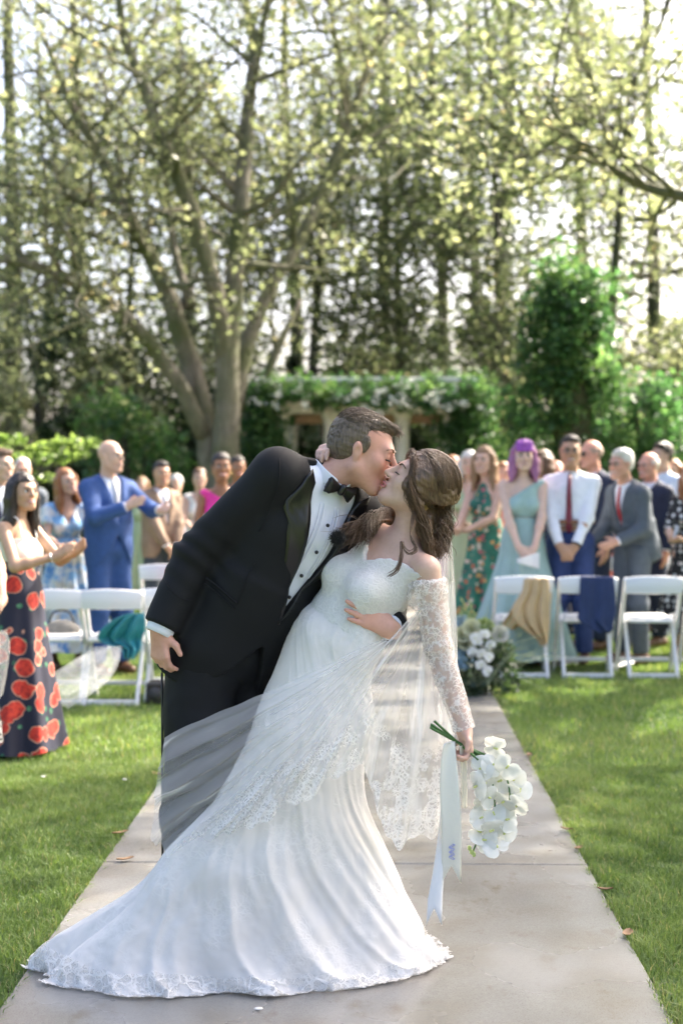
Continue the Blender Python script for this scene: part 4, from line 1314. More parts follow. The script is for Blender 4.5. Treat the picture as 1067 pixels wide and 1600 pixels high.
def add_leg(F, hip, kn, an, s, r=(.09, .055, .038), k=.04):
    F.cone(hip, kn, r[0] * s, r[1] * s, k); c = kn + (an - kn) * .3
    F.cone(kn, c, r[1] * s, r[1] * .98 * s, k); F.cone(c, an, r[1] * .98 * s, r[2] * s, k)

def body(root, J, mat, h=.0075, legs=False, arms=True, hand_kw={}, jaw=1.0, torso=True):
    F = Field()
    add_head(F, J.H, J.sex, jaw=jaw, closed=getattr(J, 'closed', False), ears=getattr(J, 'ears', True)); add_neck(F, J, .055 if J.sex == 'm' else .046)
    if torso:
        F.infl = getattr(J, 'defl', -.006); add_torso(F, J); F.infl = 0
    ar = (.05, .041, .027) if J.sex == 'm' else (.043, .035, .023)
    for sd in 'LR':
        sh, el, wr = getattr(J, 'sh' + sd), getattr(J, 'el' + sd), getattr(J, 'wr' + sd)
        add_arm(F, sh, el, wr, J.s, ar)
        hd = getattr(J, 'hd' + sd)
        add_hand(F, wr, hd[0], hd[1], sd, J.s * getattr(J, 'hs', 1.0) * (1.0 if J.sex == 'm' else .9), **hand_kw.get(sd, hand_kw.get('*', {})))
    if legs:
        for sd in 'LR': add_leg(F, getattr(J, 'hip' + sd), getattr(J, 'kn' + sd), getattr(J, 'an' + sd), J.s)
    return F.build('body', mat, root, h, 1)

# ---- hair
def hair(root, H, style, mat, h=.008, seed=0, part='hair', length=.3, J=None):
    F = Field(); k = H.k; W = H.W; R = H.R
    if style == 'bald': return
    if style in ('short', 'side', 'crop', 'receding'):   # the cap of hair sinks into the scalp along the hairline
        v = {'short': .004, 'side': .007, 'crop': .001, 'receding': .002}[style]
        F.ell(W(0, -.028, .048), A(.077, .094, .086) * k + v, R, .02); F.ell(W(0, -.045, .004), A(.0775, .066, .07) * k + v * .5, R, .02)
        if style in ('short', 'side'): F.ell(W(.006, .032, .098), A(.05, .044, .022) * k, R, .03)
        if style == 'side': F.ell(W(.03, .04, .1), A(.03, .04, .022) * k, R, .02)
    elif style == 'sides':         # bald crown with hair round the back
        F.ell(W(0, -.02, .03), A(.081, .098, .085) * k, R, .02)
        F.cut(lambda p: (-(H.loc(p)[:, 2] - .93 * H.loc(p)[:, 1] + .012) / 1.366) * k)
        F.cut(lambda p: (H.loc(p)[:, 2] - .055) * k)
    else:                          # long, bun, bob, fringe
        if style != 'fringe_only': F.ell(W(0, -.016, .038), A(.083, .102, .094) * k, R, .02)
        else: F.ell(W(0, .03, .088), A(.07, .06, .045) * k, R, .02)
        if style == 'bun':
            F.ell(W(0, -.1, .06), A(.04, .04, .04) * k, R, .02)
        elif style != 'fringe_only':
            L = {'long': length, 'fringe': length, 'bob': .17}[style]
            for a in np.linspace(-2.05, 2.05, 13):
                x, y = math.sin(a), -math.cos(a)
                st_ = W(x * .07, y * .075 - .012, .03)
                rg = np.random.default_rng(int(seed * 50 + a * 100) % 99991)
                down = A(0, 0, -1) * .75 - H.R[:, 2] * .25
                m = W(x * .088, y * .08 - .016, -.05); e = m + nrm(down) * L * rg.uniform(.75, 1.05) + H.R[:, 0] * x * .015 - H.R[:, 1] * (.005 + .02 * (L > .25))
                F.cone(st_, m, .03 * k, .027 * k, .025); F.cone(m, (m + e) / 2 + rg.normal(0, .006, 3), .027 * k, .025 * k, .02); F.cone((m + e) / 2, e, .025 * k, .011 * k, .02)
        if style in ('fringe', 'fringe_only'):
            for x in np.linspace(-.05, .05, 6): F.cone(W(x, .055, .1), W(x * 1.1, .094, .038), .018 * k, .012 * k, .015)
        def c(p):
            q = H.loc(p); f = np.maximum(q[:, 1] - .028, -10)
            a = (.06 if not style.startswith('fringe') else .03) - q[:, 2]          # below the hairline
            b = q[:, 1] - (.03 + .3 * np.maximum(q[:, 2] - .02, 0))     # in front of the temples
            return np.minimum(a, b) * k
        F.cut(c)
    rgs = seed * 7 + 1
    def disp(V):
        q = H.loc(V); return .004 * vnoise(np.stack([q[:, 0] * 70, q[:, 1] * 70, q[:, 2] * 9], -1), rgs) + .003 * vnoise(np.stack([q[:, 0] * 150, q[:, 1] * 150, q[:, 2] * 16], -1), rgs + 3)
    return F.build(part, mat, root, h, 1, disp)

# ---- clothes
def wrinkle(amp, fr=9, seed=0):
    return lambda V: amp * (vnoise(V * A(fr, fr, fr * .6), seed) + .6 * vnoise(V * fr * 2.3, seed + 1))

def trousers(root, J, mat, h=.012, r=(.10, .082, .068), seed=0):
    F = Field(); F.infl = .012; s = J.s
    F.ell(J.T(.05), A(.160, .118, .11) * s, J.R, .05); F.infl = 0
    for sd in 'LR':
        hip, kn, an = getattr(J, 'hip' + sd), getattr(J, 'kn' + sd), getattr(J, 'an' + sd)
        F.cone(hip, kn, r[0] * s, r[1] * s, .05); F.cone(kn, an + (kn - an) * .02, r[1] * s, r[2] * s, .04, cap=True)
    F.cut(lambda p: J.loc(p)[:, 2] + .36 * s)
    return F.build('trousers', mat, root, h, 1, wrinkle(.006, 11, seed))

def shoes(root, J, mat, s=1.0):
    for sd in 'LR':
        an = getattr(J, 'an' + sd); F = Field()
        b = A(an[0], an[1], .035); f = J.fg
        F.cone(b - f * .05, b + f * .05, .04 * s, .04 * s, .03); F.cone(b + f * .05, b + f * .16 - A(0, 0, .006), .042 * s, .03 * s, .03); F.cone(b - f * .03, an + A(0, 0, .03), .038 * s, .036 * s, .03)
        F.cut(lambda p: -(p[:, 2] + .002))
        F.build('shoe', mat, root, .011)

def shirt(root, J, mat, h=.011, sleeves=True, infl=.007, name='shirt', hem=-.40, seed=0, end=1.0, wk=.0055):
    F = Field(); F.infl = infl; add_torso(F, J, getattr(J, 'belly', 0)); F.infl = 0
    s = J.s
    F.cut(lambda p: -(J.loc(p)[:, 2] - hem * s), True)
    F.cone(J.neck - J.u * .02, J.neck + J.u * .035 + J.f * .008, .067 * s, .062 * s, .02, cap=True)
    if sleeves:
        for sd in 'LR':
            sh, el, wr = getattr(J, 'sh' + sd), getattr(J, 'el' + sd), getattr(J, 'wr' + sd)
            sl = .008 if wk < .003 else 0
            F.cone(sh, el, (.058 - sl) * s, (.052 - sl) * s, .03); F.cone(el, el + (wr - el) * end, (.052 - sl) * s, .04 * s, .03, cap=True)
    return F.build(name, mat, root, h, 1, wrinkle(wk, 12, seed))

def jacket(root, J, mat, h=.012, hem=-.66, vdepth=.36, vw=.075, seed=0, name='jacket', open_front=.0, belly=0.0, end=.93, sh_r=(.063, .057, .048), disp=None):
    F = Field(); s = J.s; F.infl = .024; add_torso(F, J, belly); F.infl = 0
    F.cone(J.T(.42), J.W(0, 0, hem * s), .178 * s + belly, .19 * s + belly, .05, flat=(.74, J.f), cap=True)
    for sd in 'LR':
        sh, el, wr = getattr(J, 'sh' + sd), getattr(J, 'el' + sd), getattr(J, 'wr' + sd)
        F.cone(sh, el, sh_r[0] * s, sh_r[1] * s, .035); F.cone(el, el + (wr - el) * end, sh_r[1] * s, sh_r[2] * s, .03, cap=True)
    F.cone(J.neck - J.u * .03, J.neck + J.u * .022 - J.f * .012, .082 * s, .074 * s, .02, cap=True)
    def v(p):
        q = J.loc(p); x = np.abs(q[:, 0]); t = (q[:, 2] + vdepth * s) / (vdepth * s)
        w = vw * s * np.clip(t, 0, 1.1) + open_front * s
        inside = np.minimum(w - x, q[:, 1] - .005)
        top = q[:, 2] + vdepth * s if open_front == 0 else np.full(len(x), 1.)
        return np.minimum(inside, top)
    F.cut(v)
    if open_front == 0:            # cutaway quarters below the button
        F.cut(lambda p: np.minimum(np.minimum(.55 * (-(J.loc(p)[:, 2] + (vdepth + .08) * s)) - np.abs(J.loc(p)[:, 0]) - .0, J.loc(p)[:, 1] - .02), .1))
    return F.build(name, mat, root, h, 1, disp or (lambda V: .002 + .9 * wrinkle(.006, 9, seed)(V)))

def lapels(root, J, mat, vdepth=.36, vw=.075, off=.0):
    s = J.s
    for sx in (-1, 1):
        V = []
        for t in np.linspace(0, 1, 10):
            z = -vdepth * s + t * (vdepth - .02) * s
            yy = surf_y(J, vw * s * t, z) + .018
            wd = .05 * s * min(1, t * 2.2) * (1 if t < .78 else .72)
            row = []
            for u in np.linspace(0, 1, 4):
                x = sx * (vw * s * t + u * wd - .004)
                row.append(J.W(x, surf_y(J, abs(x), z) + .024 - .004 * u, z + .02 * u))
            V.append(row)
        q = MB(); q.grid(np.array(V)); o = q.build('lapel', mat, root)
        md = o.modifiers.new('thickness', 'SOLIDIFY'); md.thickness = .004; md.offset = 0

def surf_y(J, x, z):
    """front of the trunk at lateral x, height z below the neck base"""
    s = J.s; best = -.2
    L = np.linalg.norm(J.neck - J.pel)
    sets = [(.66, .172, .118, .2, 0), (.34, .155, .112, .17, .012)] if J.sex == 'm' else [(.66, .138, .098, .17, 0), (.36, .118, .088, .13, 0), (.02, .165, .118, .14, 0)]
    for a, rx, ry, rz, o in sets:
        zz = (z + L * (1 - a)) / (rz * s); v = 1 - zz * zz - (x / (rx * s)) ** 2
        if v > 0: best = max(best, o + ry * s * math.sqrt(v))
    if z > -.1 * s: best = max(best, .055 * s)
    return max(best, .05 * s)

def tie(root, J, mat, length=.42, off=.022):
    s = J.s; V = []
    for t in np.linspace(0, 1, 14):
        z = -.0 - t * length * s; w = (.012 + .018 * t) * s if t < .96 else .004
        y = surf_y(J, 0, z) + off
        V.append([J.W(x, y - abs(x) * .25, z) for x in (-w, 0, w)])
    q = MB(); q.grid(np.array(V)); o = q.build('tie', mat, root)
    md = o.modifiers.new('thickness', 'SOLIDIFY'); md.thickness = .006; md.offset = 1
    q = MB(); q.ball(J.W(0, surf_y(J, 0, 0) + .012, .002), A(.018, .012, .016) * s, J.R, nu=10, nv=6); q.build('knot', mat, o)

def bodice(root, J, mat, cutfn=None, h=.011, infl=.006, hem=-.30, sleeve=0.0, seed=0, name='bodice', amp=.002):
    F = Field(); F.infl = infl; add_torso(F, J); F.infl = 0; s = J.s
    F.cut(lambda p: -(J.loc(p)[:, 2] - hem * s), True)
    if sleeve > 0:
        for sd in 'LR':
            sh, el, wr = getattr(J, 'sh' + sd), getattr(J, 'el' + sd), getattr(J, 'wr' + sd)
            if sleeve <= 1: F.cone(sh, sh + (el - sh) * sleeve, .055 * s, .058 * s, .03, cap=True)
            else:
                F.cone(sh, el, .055 * s, .046 * s, .03); F.cone(el, el + (wr - el) * (sleeve - 1), .046 * s, .034 * s, .02, cap=True)
    if cutfn is not None: F.cut(lambda p: cutfn(J.loc(p) / s) * s)
    return F.build(name, mat, root, h, 1, wrinkle(amp, 12, seed))

def skirt(root, J, mat, zw=-.31, zh=None, r0=.128, rhip=.18, r1=.36, nf=9, amp=.05, seed=0, hem=None, name='skirt', dep=.8, ctr=None, rows=44, cols=120):
    s = J.s; rg = np.random.default_rng(abs(int(seed)))
    wc = J.W(0, 0, zw * s); hz = .02 if hem is None else hem
    a = np.linspace(0, 2 * math.pi, cols, endpoint=False)
    ph = rg.uniform(0, 6, 4); V = []
    base = A(J.pel[0], J.pel[1], hz) if ctr is None else np.asarray(ctr, float)
    lat, fr = J.lg, J.fg
    for i in range(rows):
        t = i / (rows - 1)
        c = wc * (1 - t) + base * t
        if t < .25: r = r0 + (rhip - r0) * math.sin(t / .25 * math.pi / 2)
        else: r = rhip + (r1 - rhip) * ((t - .25) / .75) ** 1.15
        r *= s
        f = amp * s * np.clip((t - .12) / .88, 0, 1) * (np.sin(nf * a + ph[0] + .8 * t) + .5 * np.sin((nf * 2 - 3) * a + ph[1] - t) + .35 * np.sin(3 * a + ph[2]))
        x = (r + f) * np.cos(a); y = (r + f) * np.sin(a) * dep
        V.append(c[None] + x[:, None] * lat + y[:, None] * fr + A(0, 0, 1) * (.008 * t * np.sin(nf * a + 1))[:, None])
    V = np.array(V); V = np.concatenate([V, V[:, :1]], 1)
    q = MB(); q.grid(V); o = q.build(name, mat, root)
    return o

# ---- standing guest
def fig(px, top, Y, face=0, sex='m', look=None, lean=0.0, nod=0.0, tilt=0.0, sw=1.0, headk=1.0):
    J = Fig(); zt = CAM_H + (750 - top) * Y / FPX
    J.H_ = zt; J.s = zt / 1.78; s = J.s; J.sex = sex
    a = math.radians(face); J.fg = A(math.sin(a), -math.cos(a), 0); J.lg = np.cross(A(0, 0, 1), J.fg)
    b = P(px, 750, Y); J.base = A(b[0], Y, 0)
    L = lambda x, y, z: J.base + J.lg * x * s + J.fg * y * s + A(0, 0, z * s)
    J.L = L
    J.pel = L(0, -.02 - lean * .5, .945); J.neck = L(0, lean * .5 - .03, 1.475); J.u = nrm(J.neck - J.pel); J.l = J.lg; J.f = np.cross(J.l, J.u)
    hw = (.173 if sex == 'm' else .155) * sw
    dr = .07 if sex == 'm' else .055
    J.shL = J.neck + (J.l * hw - J.u * dr) * s; J.shR = J.neck + (-J.l * hw - J.u * dr) * s
    la = math.radians(face if look is None else look); hf = A(math.sin(la), -math.cos(la), -nod)
    J.H = Head(L(0, lean * .6 + .015, 1.655) + A(0, 0, 0), hf, A(math.sin(la + math.pi / 2) * tilt, -math.cos(la + math.pi / 2) * tilt, 1), s * headk)
    # keep the crown at the pixel the photograph shows
    for sd, sg in (('L', 1), ('R', -1)):
        setattr(J, 'hip' + sd, L(sg * .09, -.02, .92)); setattr(J, 'kn' + sd, L(sg * .10, .0, .5)); setattr(J, 'an' + sd, L(sg * .11, -.02, .075))
    return J

def arms(J, wl, wr, dl, dr, nl, nr_, hl=(.6, -.8, -.3), hr=(-.6, -.8, -.3)):
    """wrists in base frame (left, front, up) for a 1.78 m person; hand directions, palm normals, elbow hints in the same frame"""
    s = J.s
    V = lambda v: J.lg * v[0] + J.fg * v[1] + A(0, 0, v[2])
    l1, l2 = .285 * s, .262 * s
    for sd, w, d, n, hh in (('L', wl, dl, nl, hl), ('R', wr, dr, nr_, hr)):
        sh = getattr(J, 'sh' + sd); W_ = J.L(*w)
        dv = W_ - sh
        if np.linalg.norm(dv) > (l1 + l2) * .995: W_ = sh + nrm(dv) * (l1 + l2) * .995
        setattr(J, 'wr' + sd, W_); setattr(J, 'el' + sd, ik(sh, W_, l1, l2, V(hh))); setattr(J, 'hd' + sd, (V(d), V(n)))

def pose(J, kind):
    if kind == 'clap': arms(J, (.10, .34, 1.17), (-.10, .34, 1.17), (-.35, .5, .75), (.35, .5, .75), (-1, .2, 0), (1, .2, 0))
    elif kind == 'clasp': arms(J, (.055, .22, .90), (-.055, .235, .90), (-.55, .25, -.8), (.55, .25, -.8), (-.3, -.9, -.1), (.3, -.9, -.1), (1, -.3, 0), (-1, -.3, 0))
    elif kind == 'hold': arms(J, (.09, .3, 1.06), (-.09, .3, 1.06), (-.75, .6, .1), (.75, .6, .1), (0, -.5, .8), (0, -.5, .8))
    else: arms(J, (.235, .05, .86), (-.235, .05, .86), (-.05, .1, -1), (.05, .1, -1), (-1, 0, 0), (1, 0, 0))

# ---------------------------------------------------------------- fabrics
def m_print(name, build_fn, rough=.7):
    if name in _mc: return _mc[name]
    t = NT(name); c = t.coord('Object'); n = t.noise(c, 9, 2)
    w = t.n('VectorMath'); w.operation = 'MULTIPLY_ADD'; cn = t.n('TexNoise'); cn.inputs['Scale'].default_value = 14; t.l(c, cn.inputs['Vector'])
    t.l(cn.outputs['Color'], w.inputs[0]); w.inputs[1].default_value = (.035, .035, .035); t.l(c, w.inputs[2])
    col = build_fn(t, w.outputs[0])
    _mc[name] = t.done(t.bsdf(col, rough, t.bump(t.noise(c, 350, 2), .15, .002))); return _mc[name]

def roses(t, c):
    d = t.voro(c, 9.5); cid = t.voro(c, 9.5, out='Color')
    hole = t.ramp(t.math('MULTIPLY', cid, 1.), [(.16, 1.), (.2, 0.)])
    pet = t.ramp(t.noise(c, 42, 3), [(.3, (.18, .006, .006)), (.55, (.55, .03, .015)), (.8, (.7, .08, .03))])
    lf = t.ramp(t.voro(c, 17), [(.25, 1.), (.31, 0.)])
    lid = t.ramp(t.voro(c, 17, out='Color'), [(.45, 1.), (.5, 0.)])
    col = t.mix(t.math('MULTIPLY', lf, lid), (.008, .009, .028), t.ramp(t.noise(c, 30, 2), [(.4, (.02, .12, .06)), (.7, (.1, .26, .14))]))
    rim = t.math('MULTIPLY', t.ramp(d, [(.47, 1.), (.5, 0.)]), t.math('SUBTRACT', 1., hole))
    col = t.mix(rim, col, (.62, .33, .22))
    return t.mix(t.math('MULTIPLY', t.ramp(d, [(.43, 1.), (.47, 0.)]), t.math('SUBTRACT', 1., hole)), col, pet)
M_ROSES = m_print('rose_print', roses)
def bluef(t, c):
    a = t.ramp(t.noise(c, 9, 4, .6), [(.45, 0.), (.56, 1.)]); b = t.ramp(t.noise(t.coord('Object', (1, 1, .8)), 13, 3), [(.52, 0.), (.62, 1.)])
    col = t.mix(a, (.72, .74, .74), (.2, .42, .68)); col = t.mix(b, col, (.10, .26, .55))
    return t.mix(t.ramp(t.noise(c, 6, 2), [(.58, 0.), (.66, .7)]), col, (.6, .55, .38))
M_BLUEF = m_print('blue_watercolour_print', bluef)
def greenf(t, c):
    d = t.voro(c, 19); col = t.ramp(t.noise(c, 10, 3), [(.35, (.012, .085, .06)), (.65, (.035, .2, .13))])
    pick = t.voro(c, 19, out='Color'); fl = t.ramp(pick, [(0, (.5, .12, .05)), (.3, (.62, .3, .1)), (.5, (.6, .5, .4)), (.7, (.4, .1, .12)), (.9, (.03, .05, .1))], 'CONSTANT')
    return t.mix(t.ramp(d, [(.33, 1.), (.4, 0.)]), col, fl)
M_GREENF = m_print('green_floral_print', greenf)
def navyf(t, c):
    d = t.voro(c, 26); pick = t.voro(c, 26, out='Color')
    return t.mix(t.ramp(d, [(.22, 1.), (.28, 0.)]), (.012, .016, .04), t.ramp(pick, [(0, (.35, .25, .2)), (.5, (.1, .16, .12)), (.7, (.3, .1, .1))], 'CONSTANT'))
M_NAVYF = m_print('navy_floral_print', navyf)
def dots(t, c):
    return t.mix(t.ramp(t.voro(c, 19, rnd=.35), [(.31, 1.), (.34, 0.)]), (.012, .012, .013), (.72, .72, .7))
M_DOTS = m_print('polka_dots', dots)
def pinkl(t, c): return t.ramp(t.noise(c, 40, 3), [(.4, (.55, .38, .42)), (.65, (.72, .6, .62))])
M_PINKL = m_print('pink_lace', pinkl)
def wool(name, c, **k): return plain(name, c, .8, .14, 25, .25, 400, **k)
M_BLUE = wool('blue_suiting', (.028, .075, .235)); M_TANS = wool('tan_suiting', (.21, .145, .095)); M_NAVY = wool('navy_suiting', (.012, .018, .045))
M_GREY = wool('grey_suiting', (.075, .092, .115)); M_BLUET = wool('blue_trousers', (.022, .045, .15)); M_DKGR = wool('dark_trousers', (.03, .04, .05))
M_SHIRT = plain('white_cotton', (.74, .76, .82), .75, .05, 12, .15, 300); M_SHIRTB = plain('pale_blue_cotton', (.55, .63, .75), .75, .05, 12, .15)
M_SAGE = plain('sage_chiffon', (.30, .44, .42), .65, .08, 10, .2, 200); M_MAGENTA = plain('magenta_crepe', (.75, .03, .27), .6, .1, 10); M_CREAMK = plain('cream_knit', (.72, .7, .66), .85, .05, 30, .5, 220)
M_PGREEN = plain('pale_green_knit', (.36, .44, .27), .8, .08, 14, .3, 200); M_CORAL = plain('coral_print', (.6, .2, .14), .7, .3, 18); M_LACEB = plain('beige_lace', (.5, .4, .33), .8, .2, 60)
M_TIER = plain('burgundy_tie', (.16, .012, .03), .5, .25, 60); M_TIEG = plain('silver_tie', (.42, .42, .45), .45, .2, 60); M_TIERED = plain('red_tie', (.42, .03, .04), .5, .2, 60); M_BELT = plain('brown_belt', (.2, .085, .035), .45, .2, 30)
M_SHOEB = plain('brown_leather', (.12, .055, .025), .4, .2, 20); M_SHOEK = plain('black_leather', (.015, .015, .016), .25, .1, 20); M_GLASSF = plain('glasses_frame', (.03, .028, .026), .3); M_DARKG = plain('dark_lens', (.008, .008, .009), .08)
M_GOLD = plain('gold', (.8, .62, .25), .25, .05, Metallic=1.0); M_SILVER = plain('silver', (.75, .75, .75), .2, .05, Metallic=1.0); M_PHONE = plain('black_glass', (.012, .012, .013), .1)

def glasses(root, H, dark=False):
    mt = M_GLASSF
    g = MB()
    for sx in (-1, 1):
        a = np.linspace(0, 2 * math.pi, 17)
        g.tube([H.W(sx * .033 + .022 * math.cos(t), .104 - .01 * abs(math.cos(t) * sx > 0) * max(0, math.cos(t) * sx), .003 + .018 * math.sin(t)) for t in a], .0016 * H.k, 5, cap=False)
        g.tube([H.W(sx * .054, .096, .008), H.W(sx * .08, .0, .006)], .0016 * H.k, 5)
    g.tube([H.W(-.011, .106, .006), H.W(0, .109, .008), H.W(.011, .106, .006)], .0016 * H.k, 5)
    o = g.build('glasses', mt, root)
    if dark:
        for sx in (-1, 1):
            q = MB(); q.ball(H.W(sx * .034, .1, .003), A(.026, .006, .02) * H.k, H.R, nu=12, nv=7); q.build('lens', M_DARKG, o)
    return o

def belt(root, J, mat, z=-.37):
    q = MB(); a = np.linspace(0, 2 * math.pi, 40); s = J.s
    V = np.array([[J.W((.183) * s * math.cos(t), .146 * s * math.sin(t), z * s + dz) for t in a] for dz in (-.018, .018)]); q.grid(V)
    o = q.build('belt', mat, root); md = o.modifiers.new('thickness', 'SOLIDIFY'); md.thickness = .006

def earring(root, H, mat):
    for sx in (-1, 1):
        q = MB(); q.ball(H.W(sx * .084, -.002, -.05), .008 * H.k, nu=8, nv=6); q.build('earring', mat, root)

def man(px, top, Y, face, label, skn, hr, hmat, kind='down', coat=None, trs=None, shirt_m=None, tie_m=None, look=None, smile=True, lean=0., nod=0., custom=None, glass=None, hem=-.66, group='standing guests', belt_m=None, shoe=None, sw=1.0, vdepth=.36, jaw=1.0):
    J = fig(px, top, Y, face, 'm', look, lean, nod, sw=sw)
    root = empty('person', J.base, label, 'person', group)
    custom(J) if custom else pose(J, kind)
    body(root, J, skn, .0078, jaw=jaw); face_parts(root, J.H, 'm', hmat if hr != 'bald' else plain('brow_brown', (.12, .07, .04), .7), smile, eyes=glass != 'dark', g=1.15)
    hair(root, J.H, hr, hmat, seed=int(px)) if hr != 'bald' else None
    shirt(root, J, shirt_m or M_SHIRT, .0125, seed=int(px), end=.99 if coat is None else .985, wk=.0055 if coat is None else .0015)
    if tie_m: tie(root, J, tie_m, .46 if coat is None else .4, .034 if coat is None else .022)
    if coat:
        jacket(root, J, coat, .0125, hem=hem, seed=int(px), vdepth=vdepth)
        lapels(root, J, coat, vdepth=vdepth)
    trousers(root, J, trs or coat, .0145, seed=int(px))
    if belt_m: belt(root, J, belt_m)
    shoes(root, J, shoe or M_SHOEB)
    if glass: glasses(root, J.H, glass == 'dark')
    return root, J

def woman(px, top, Y, face, label, skn, hr, hmat, kind='down', top_m=None, skirt_m=None, cutfn=None, look=None, smile=True, lean=0., nod=0., tilt=0., custom=None, glass=None, sleeve=0., group='standing guests', sk=None, hem_b=-.31, length=.3, shoe=None, legs=True, ear=None, bare=False):
    J = fig(px, top, Y, face, 'f', look, lean, nod, tilt)
    root = empty('person', J.base, label, 'person', group)
    custom(J) if custom else pose(J, kind)
    hem = (sk or {}).get('hem', .02)
    body(root, J, skn, .0078, legs=hem > .15); face_parts(root, J.H, 'f', hmat if hmat not in (HR_VIOLET, HR_GREY) else HR_LBROWN, smile, g=1.15)
    hair(root, J.H, hr, hmat, seed=int(px), length=length)
    bodice(root, J, top_m, cutfn, .0125, sleeve=sleeve, hem=hem_b, seed=int(px))
    skirt(root, J, skirt_m or top_m, seed=int(px), **(sk or {}))
    shoes(root, J, shoe or M_SHOEB, .8)
    if ear: earring(root, J.H, ear)
    if glass: glasses(root, J.H)
    return root, J

# neckline cuts in the trunk frame (metres for a 1.78 m person)
def nk_round(z=-.06, w=.1): return lambda q: np.minimum(q[:, 2] - z + .6 * np.maximum(np.abs(q[:, 0]) - w, 0) * -1 * 0, .2 - 0 * q[:, 0]) if False else np.minimum(q[:, 2] - z - .0, w - np.abs(q[:, 0]))
def nk_strapless(z=-.15): return lambda q: q[:, 2] - z
def nk_one(q): return q[:, 2] + .075 - .62 * (q[:, 0] - .02)           # strap on the wearer's left
def nk_halter(q): return np.maximum(q[:, 2] - .03, (np.abs(q[:, 0]) - .075) * .9 + (q[:, 2] + .10) * .5 - .0) - .0
def nk_v(q): return np.minimum((q[:, 2] + .2) * .5 - np.abs(q[:, 0]), q[:, 1])

# ================================================================= THE GUESTS, LEFT
def c_rose(J): arms(J, (.08, .36, 1.27), (-.09, .33, 1.25), (-.15, .75, .6), (.15, .75, .55), (-1, .1, 0), (1, .1, 0), (.7, -.4, -.8), (-.7, -.4, -.8))
r_, J = woman(34, 738, 7.9, 68, 'dark-haired woman in a white strapped top and red rose-print skirt, clapping', SK_OLIVE, 'long', HR_DARK, custom=c_rose, top_m=M_CREAMK, skirt_m=M_ROSES, look=48,
              cutfn=lambda q: np.maximum(q[:, 2] + .12, -1.), hem_b=-.27, sk=dict(zw=-.26, r0=.125, rhip=.185, r1=.33, nf=7, amp=.03, hem=.0), ear=M_GOLD, length=.28)
for sx in (-1, 1):
    q = MB(); q.tube(spline([J.W(sx * .075 * J.s, surf_y(J, .07, -.13) + .012, -.13 * J.s), J.W(sx * .085 * J.s, .05, .008), J.W(sx * .085 * J.s, -.05, .004), J.W(sx * .08 * J.s, -.09, -.13 * J.s)], 14), .011, 6, flat=.4); q.build('strap', M_CREAMK, r_)
q = MB(); a = np.linspace(0, 2 * math.pi, 15); w = J.wrR; d = nrm(J.elR - J.wrR); e1 = nrm(np.cross(d, A(0, 0, 1))); e2 = np.cross(d, e1)
q.tube([w + d * .03 + (e1 * math.cos(t) + e2 * math.sin(t)) * .027 for t in a], .004, 5, cap=False); q.build('bracelet', M_SILVER, r_)

def c_edge(J): arms(J, (.16, .2, 1.0), (-.2, .22, 1.03), (-.5, .6, -.2), (.5, .6, -.2), (-.3, 0, -1), (.3, 0, -1))
woman(-72, 690, 6.6, 40, 'bare-armed guest cut by the left edge of the picture', SK_OLIVE, 'long', HR_BROWN, custom=c_edge, top_m=wool('black_jersey', (.02, .02, .022)), skirt_m=m_print('black_lace_print', lambda t, c: t.ramp(t.noise(c, 45, 3), [(.45, (.01, .01, .012)), (.55, (.5, .48, .44))])), cutfn=nk_strapless(-.1), sk=dict(r1=.22, amp=.02, hem=.25))

man(2, 702, 10.6, 35, 'dark-haired man cut by the left edge, smiling behind the rose skirt', SK_FAIR, 'side', HR_BROWN, 'clap', coat=M_NAVY, look=55)
man(36, 716, 13.4, 20, 'balding man mostly hidden behind the dark-haired woman', SK_ROSY, 'crop', HR_GREY, 'down', coat=M_GREY)
woman(104, 731, 11.3, 25, 'auburn-haired woman in a white and blue watercolour floral dress', SK_FAIR, 'long', HR_AUB, 'hold', top_m=M_BLUEF, cutfn=nk_v, look=40, nod=-.1, tilt=-.2, sleeve=.55, sk=dict(r1=.42, amp=.05, hem=.15, nf=10), length=.2)
def c_bald(J): arms(J, (.17, .44, 1.25), (-.05, .33, 1.28), (.2, .9, .1), (.3, .8, .35), (-.8, 0, .6), (.9, .2, .1), (.8, -.3, -.7), (-.8, -.3, -.7))
man(172, 688, 11.0, 42, 'bald man in a bright blue suit with pale tie, clapping', SK_FAIR, 'bald', HR_BROWN, custom=c_bald, coat=M_BLUE, tie_m=M_TIEG, look=62, vdepth=.33)
man(252, 721, 13.4, 40, 'dark-haired man in a tan jacket behind the bald man', SK_TAN, 'short', HR_DARK, 'clasp', coat=M_TANS, trs=M_DKGR, tie_m=M_TIEG, look=25, smile=False)
woman(346, 707, 11.8, 5, 'smiling woman in a hot-pink one-shoulder dress beside the groom\'s shoulder', SK_BROWN, 'bun', HR_DARK, 'down', top_m=M_MAGENTA, cutfn=lambda q: q[:, 2] + .075 + .62 * (q[:, 0] + .02), look=15, sk=dict(r1=.3, hem=.1), ear=M_GOLD)
def c_phone(J): arms(J, (.06, .34, 1.42), (-.06, .34, 1.42), (-.2, .2, 1), (.2, .2, 1), (0, -1, .2), (0, -1, .2), (.8, 0, -.7), (-.8, 0, -.7))
r_, J = woman(276, 741, 16.0, -5, 'woman holding up a black phone behind the tan jacket', SK_FAIR, 'bun', HR_GREY, custom=c_phone, top_m=M_PINKL, sk=dict(r1=.3, hem=.2), cutfn=nk_strapless(-.1))
ph = (J.wrL + J.wrR) / 2 + A(0, -.06, .11)
pe = empty('phone', ph, 'black phone held up by a guest behind the tan jacket', 'phone'); q = MB(); q.box(ph, (.085, .01, .15), bev=.004); q.build('case', M_PHONE, pe, smooth=False)
